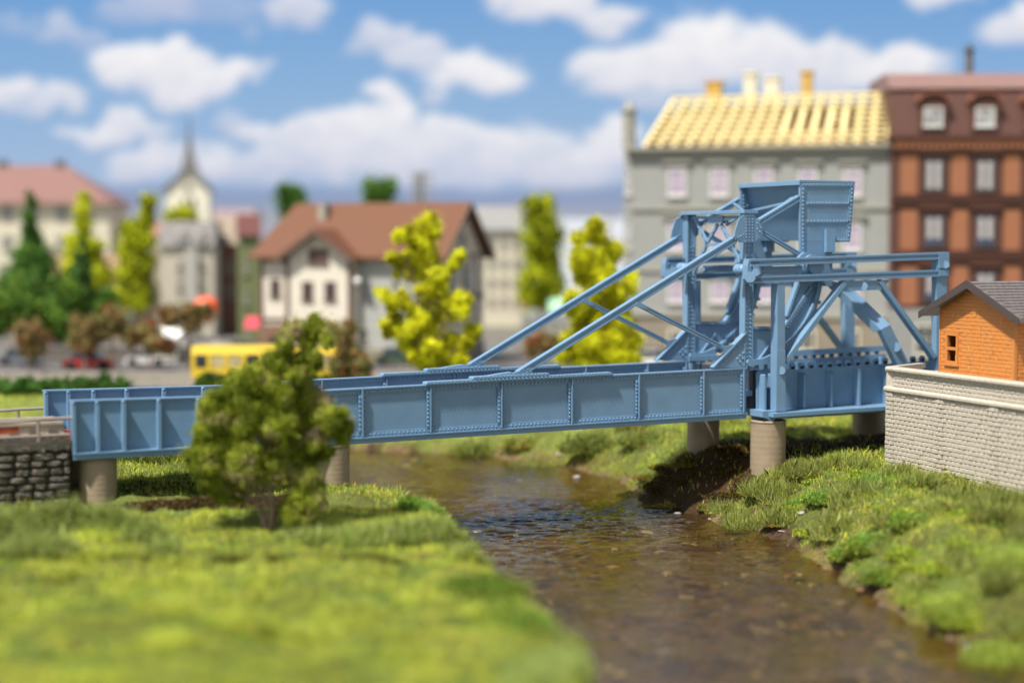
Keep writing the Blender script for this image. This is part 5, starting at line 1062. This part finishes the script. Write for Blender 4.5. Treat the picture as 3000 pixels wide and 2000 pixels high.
# --- vehicles
GLASS = m_('car_glass', (40, 46, 54), .1, .3, 2); TYRE = m_('tyre', (28, 28, 28), .8); CHROME = m_('hub', (170, 170, 172), .3)
def car(px, py, Y, col, lab, yaw=0, L=2.9):
    w = at(px, py, Y); b = empty('parked_car', (w.x, w.y, GZ+.05), yaw, lab, 'car', 'cars parked on the square and road'); pm = m_('car_paint', col, .2, .03, 2, spec=.8)
    h = L*.36; wd = L*.38; m = MB(); prof = [(-.5, .14), (-.5, .42), (-.40, .52), (-.25, .56), (.28, .56), (.44, .48), (.5, .38), (.5, .14)]
    m.prism([(x*L, -wd/2, z*h*1.15) for x, z in prof], (0, wd, 0)); m.build('body', pm, b)
    m = MB(); pr = [(-.34, .56), (-.26, .93), (.12, .95), (.27, .56)]; a = [Vector((x*L, -wd/2+.04, z*h*1.15)) for x, z in pr]; c = [Vector((x*L, wd/2-.04, z*h*1.15)) for x, z in pr]
    for k in (1, 2): a[k].y += .10; c[k].y -= .10
    m.add(a+c, [(0, 1, 2, 3), (7, 6, 5, 4), (0, 4, 5, 1), (1, 5, 6, 2), (2, 6, 7, 3)]); m.build('windows', GLASS, b)
    m = MB(); m.box(-.27*L, .13*L, -wd/2+.15, wd/2-.15, .94*h*1.15, .97*h*1.15); m.build('car_roof', pm, b)
    for x in (-.31, .31):
        for s_ in (-1, 1): m = MB(); m.cyl((x*L, s_*wd/2-.10, .16*L*.62), (x*L, s_*wd/2+.03*s_, .16*L*.62), .1*L, n=16); wh = m.build('wheel', TYRE, b); m = MB(); m.cyl((x*L, s_*(wd/2+.031), .1*L), (x*L, s_*(wd/2+.05), .1*L), .05*L, n=12); m.build('hubcap', CHROME, wh)
    for s_ in (-1, 1): m = MB(); m.ell((.495*L, s_*wd*.35, .38*h), (.05, .12, .09), 8, 6); m.build('headlight', WHITE, b)
    return b
car(262, 1030, 113.5, (178, 44, 46), 'red parked car under the reddish shrubs at the left', L=3.4); car(632, 990, 124, (232, 232, 236), 'shining white car just above the yellow bus roof', L=2.8); car(712, 985, 127, (70, 74, 92), 'dark blue car beside the white car behind the bus', L=2.9); car(1640, 962, 130, (150, 34, 40), 'dark red car by the awning left of the second foam tree', L=2.9)
car(1912, 1060, 116, (232, 230, 224), 'white car in front of the grey tenement behind the bridge', L=3.0); car(600, 960, 134, (196, 196, 192), 'silver car behind the yellow bus by the town houses', L=2.8)
# more street clutter
car(60, 1010, 118, (96, 100, 108), 'grey car at the far left of the road behind a rusty shrub', L=3.0); car(430, 1012, 118, (210, 208, 204), 'white car on the road right of the red car', L=2.9); car(1160, 1035, 119, (60, 84, 60), 'dark green car at the foot of the yellow-green tree by the station', L=2.9)
for x0, x1, yy, lab in ((-34, -8.5, 122.6, 'low grey garden wall along the far side of the road'), (4, 30, 123.2, 'low grey wall before the grey tenement')):
    mb = MB(); mb.box(0, x1-x0, 0, .35, 0, .95); mb2 = MB(); mb2.box(-.05, x1-x0+.05, -.06, .41, .953, 1.08); rt = empty('garden_wall', (x0, yy, GZ), 0, lab, 'wall'); mb.build('wall_body', m_('wall_grey', (104, 98, 90)), rt); mb2.build('coping', m_('wall_cap', (132, 126, 118)), rt)
# yellow bus
PANE_Y = m_('bus_window', (176, 164, 120), .25, .35, 2)
w = at(560, 1100, 103); b = empty('yellow_bus', (w.x, w.y, GZ+.02), R(1), 'long yellow bus on the pavement behind the green tree', 'bus'); YE = m_('yellow_paint', (206, 176, 44), .35, .05, 2)
LB = 9.6; m = MB(); m.box(0, LB, 0, 2.0, .35, .95); m.build('lower_body', YE, b); m = MB(); m.prism([(0, 0, 1.75), (LB, 0, 1.75), (LB, .2, 2.25), (0, .2, 2.25)], (0, 1.8, 0)); m.build('roof', YE, b)
for k in range(10):
    x = k*LB/9-.0; x = min(max(x, .13), LB-.13); m = MB(); m.box(x-.13, x+.13, -.003, .12, .953, 1.747); m.build('pillar', YE, b)
for k in range(9): m = MB(); m.box(k*LB/9+.15, (k+1)*LB/9-.15, .04, .10, .96, 1.74); m.build('window', PANE_Y if k % 3 else PANE_D, b)
m = MB(); m.box(.05, LB-.05, 1.9, 1.98, .96, 1.74); m.box(LB-.1, LB-.02, .15, 1.88, .96, 1.74); m.box(.02, .1, .15, 1.88, .96, 1.74); m.build('far_windows', GLASS, b)
for x in (1.3, 4.9, 8.8): m = MB(); m.cyl((x, -.05, .36), (x, .25, .36), .36, n=18); m.build('wheel', TYRE, b)
# hedges
def blob_shrub(name, label, cat, blobs, pal, per, ls, group=None, stem=None):
    pts = [(Vector(c), r*(1.2 if 'hedge' not in name else 1)) for c, r in blobs]; cx = sum(p[0].x for p in pts)/len(pts); cy = sum(p[0].y for p in pts)/len(pts); gz = GZ if cy > 104 else ground_z(cx, cy); base = Vector((cx, cy, gz))
    root = empty(name, base, 0, label, cat, group); V, cc = foam(name, pts, pal, per*3, ls*.9); crown(V, cc, base, root)
    t = MB(); top = max(p[0].z for p in pts)-gz
    t.cyl((0, 0, -.2), (0, 0, max(.3, top*.7)), stem or .12, (stem or .12)*.5, 8); t.build('trunk', BARK, root); return root
def pxs(L_, Y, dy=.5): return [((at(x, y, Y).x, Y+random.uniform(-dy, dy), at(x, y, Y).z), r*Y/F) for x, y, r in L_]
HG = [(.04, .10, .015), (.06, .15, .02), (.09, .2, .03)]
blob_shrub('hedge', 'long clipped dark green hedge behind the left end of the bridge', 'hedge', [((-33+k*.55+.1*random.random(), 98+random.uniform(-.2, .2), ground_z(-25, 98)+.25+(k % 2)*.15), .6) for k in range(20)], HG, 420, .10)
tuft('shrub', 'low green hedge strip in front of the yellow bus', [(at(x, 1110, 98).x, 98, ground_z(at(x, 1110, 98).x, 98), .7, .4, 1.25) for x in range(600, 1000, 45)], 2500, 22000, [(.3, .4, .1)], HG+[(.12, .22, .05)], (.2, .4), ls=.09, cat='hedge')
# --- far and middle trees
CON = [(.05, .12, .025), (.08, .18, .03), (.12, .25, .035), (.18, .32, .05)]; YG = [(.30, .34, .01), (.44, .48, .012), (.56, .60, .015), (.64, .66, .03)]; DOL = [(.05, .07, .01), (.10, .13, .015), (.20, .24, .02)]; AUT = [(.26, .14, .06), (.20, .18, .05), (.28, .18, .09), (.20, .24, .06), (.3, .06, .03)]
blob_shrub('conifer', 'tall dark green conifer with a thin tip before the pink-roofed house', 'tree', pxs([(88, 570, 10), (88, 600, 15), (90, 635, 18), (90, 670, 20), (92, 705, 26), (94, 740, 38), (85, 775, 45), (110, 800, 50), (70, 820, 50), (120, 850, 55), (60, 870, 55), (150, 890, 50), (100, 900, 55)], 140, 1), CON, 130, .17)
blob_shrub('foam_tree', 'slender yellow-green tree at the right corner of the pink-roofed house', 'tree', pxs([(238, 580, 18), (242, 620, 22), (250, 660, 22), (235, 700, 24), (215, 720, 26), (262, 740, 24), (290, 720, 20), (225, 760, 30), (205, 790, 24), (275, 790, 34), (300, 810, 30), (250, 840, 36)], 136, .8), YG, 150, .16, 'background yellow-green trees')
blob_shrub('foam_tree', 'tall forked yellow-green tree left of the church tower', 'tree', pxs([(440, 590, 20), (430, 620, 22), (425, 655, 24), (375, 660, 18), (385, 700, 30), (420, 700, 30), (395, 745, 34), (420, 780, 30), (375, 800, 34), (400, 840, 36), (365, 870, 30), (410, 880, 30)], 134, .8), YG[:3]+[(.10, .12, .01)], 150, .16, 'background yellow-green trees')
blob_shrub('conifer', 'very dark narrow conifer between the two yellow-green trees on the left', 'tree', pxs([(245, 715, 12), (240, 750, 18), (238, 790, 24), (235, 830, 30), (245, 870, 34), (230, 905, 38), (262, 915, 34)], 126, .8), CON[:2], 170, .15)
blob_shrub('bush', 'broad mass of green bushes at the left edge of the street', 'bush', pxs([(20, 860, 50), (60, 910, 55), (130, 930, 50), (10, 930, 50), (180, 940, 45), (90, 960, 40), (320, 880, 26), (300, 930, 30), (200, 860, 40)], 124, 1.5), [(.05, .12, .015), (.10, .2, .02), (.16, .26, .03)], 130, .17)
blob_shrub('foam_tree', 'small lime green tree top in front of the church tower wall', 'tree', pxs([(500, 638, 20), (530, 628, 24), (555, 640, 20), (520, 655, 22)], 165, .6), YG, 120, .2, 'background yellow-green trees')
blob_shrub('green_tree', 'dark green treetop above the left end of the brown roof', 'tree', pxs([(840, 560, 20), (865, 575, 22), (835, 590, 26), (880, 600, 22), (850, 640, 30)], 172, .6), CON, 110, .22)
blob_shrub('green_tree', 'green treetop above the middle of the brown roof', 'tree', pxs([(1100, 550, 24), (1140, 550, 22), (1115, 575, 28), (1085, 590, 20), (1130, 620, 30)], 168, .6), CON[1:], 110, .22)
blob_shrub('poplar', 'blurred columnar yellow-green poplar right of the cream block', 'tree', pxs([(1560, 600, 22), (1600, 605, 24), (1575, 640, 36), (1600, 680, 38), (1570, 700, 38), (1590, 740, 42), (1600, 780, 42), (1570, 800, 38), (1590, 840, 44), (1565, 865, 34), (1610, 870, 30)], 142, .8), YG[:3]+[(.12, .16, .01)], 170, .17)
for L_, lab in (([(80, 980, 34), (110, 990, 36), (95, 1020, 30)], 'rusty red shrub with a stem at the left, above the road'), ([(240, 960, 30), (270, 975, 34), (235, 1000, 28)], 'dark reddish shrub before the green bushes on the left'), ([(380, 985, 28), (420, 975, 34), (460, 1000, 30), (490, 1020, 22)], 'red flecked shrub with pale stem beside the white awning'), ([(500, 925, 30), (560, 930, 34), (600, 920, 24)], 'dark brown shrub under the orange balloon'), ([(985, 975, 30), (1010, 1000, 32), (1025, 960, 20)], 'brownish shrub at the wall of the station house'), ([(330, 930, 30), (300, 960, 30), (350, 960, 26)], 'brown shrub in front of the tan house'), ([(1590, 1000, 26), (1560, 1020, 24), (1620, 1015, 24)], 'brown and red shrub left of the second foam tree'), ([(985, 1070, 24), (1000, 1100, 26), (1015, 1050, 18)], 'olive street shrub at the right end of the yellow bus'), ([(1050, 1045, 26), (1065, 1080, 28), (1040, 1105, 22)], 'brown flecked shrub hiding the rear of the yellow bus')):
    blob_shrub('red_shrub', lab, 'shrub', pxs(L_, 112 if L_[0][0] < 900 or L_[0][0] > 1500 else 102, .4), AUT, 200, .11, 'rusty red shrubs along the road')
# white awning, awning, balloon, kiosk
def awning(px, py, Y, w_, h, col, label, name='awning', yaw=0):
    q = at(px, py, Y); b = empty(name, (q.x, q.y, GZ), yaw, label, 'awning'); m = MB(); m.prism([(-w_/2, -1, h*.72), (-w_/2, 1, h*.72), (-w_/2, 0, h)], (w_, 0, 0)); m.build('canopy', m_('canopy', col), b)
    for x in (-w_/2+.1, w_/2-.1):
        for y in (-.9, .9): m = MB(); m.cyl((x, y, 0), (x, y, h*.72), .06, n=8); m.build('post', GREYD, b)
    m = MB(); m.box(-w_/2+.3, w_/2-.3, -.5, .5, 0, h*.4); m.build('counter', GREYD, b); return b
awning(505, 960, 121, 2.2, 2.5, (226, 224, 220), 'white stall canopy behind the red flecked shrub', 'market_stall', R(-25))
awning(1580, 900, 148, 3.2, 4.2, (206, 120, 110), 'pink awning stall beside the poplar', 'market_stall'); awning(1650, 900, 140, 2.4, 4.0, (150, 196, 160), 'green awning stall right of the pink one', 'market_stall')
awning(745, 960, 128, 1.2, 3.0, (190, 50, 70), 'narrow crimson canopy at the left corner of the station house', 'market_stall')
q = at(603, 905, 126); b = empty('orange_balloon', (q.x, q.y, q.z), 0, 'round orange-red balloon hovering over the dark shrub', 'balloon'); m = MB(); m.ell((0, 0, .15), (.95, .95, .8), 20, 12); m.cyl((0, 0, -.3), (.25, 0, -1.0), .8, .25, 18); m.build('envelope', m_('orange_red', (236, 96, 52), .4), b, True); m = MB(); m.cyl((.3, 0, -2.5), (.28, 0, -1.0), .03, n=6); m.build('string', GREYD, b)
q = at(1785, 700, 128); b = empty('bare_tree', (q.x, q.y, GZ), 0, 'bare tan tree at the left corner of the grey tenement', 'tree'); m = MB(); zz = at(1785, 610, 128).z-GZ; m.cyl((0, 0, -.2), (0, 0, zz*.9), .14, .05, 8)
for k in range(40): z = zz*(.35+.6*random.random()); a = random.random()*6.28; l = random.uniform(.5, 1.1); p = Vector((0, 0, z)); m.cyl(p, p+Vector((math.cos(a)*l*.7, math.sin(a)*l*.7, l)), .035, .012, 5)
m.build('trunk', m_('tan_bark', (168, 140, 100)), b)
def lamp(px, y0, Y, lab):
    q = at(px, y0, Y); b = empty('street_lamp', (q.x, q.y, GZ), 0, lab, 'street lamp', 'street lamps by the station'); h = q.z-GZ; m = MB(); m.cyl((0, 0, 0), (0, 0, h), .08, .05, 8); m.build('post', GREYD, b); m = MB(); m.ell((0, 0, h+.18), (.26, .26, .3), 12, 8); m.build('lamp_globe', WHITE, b)
lamp(1048, 832, 114, 'slim street lamp with a white globe in front of the grey station wall')
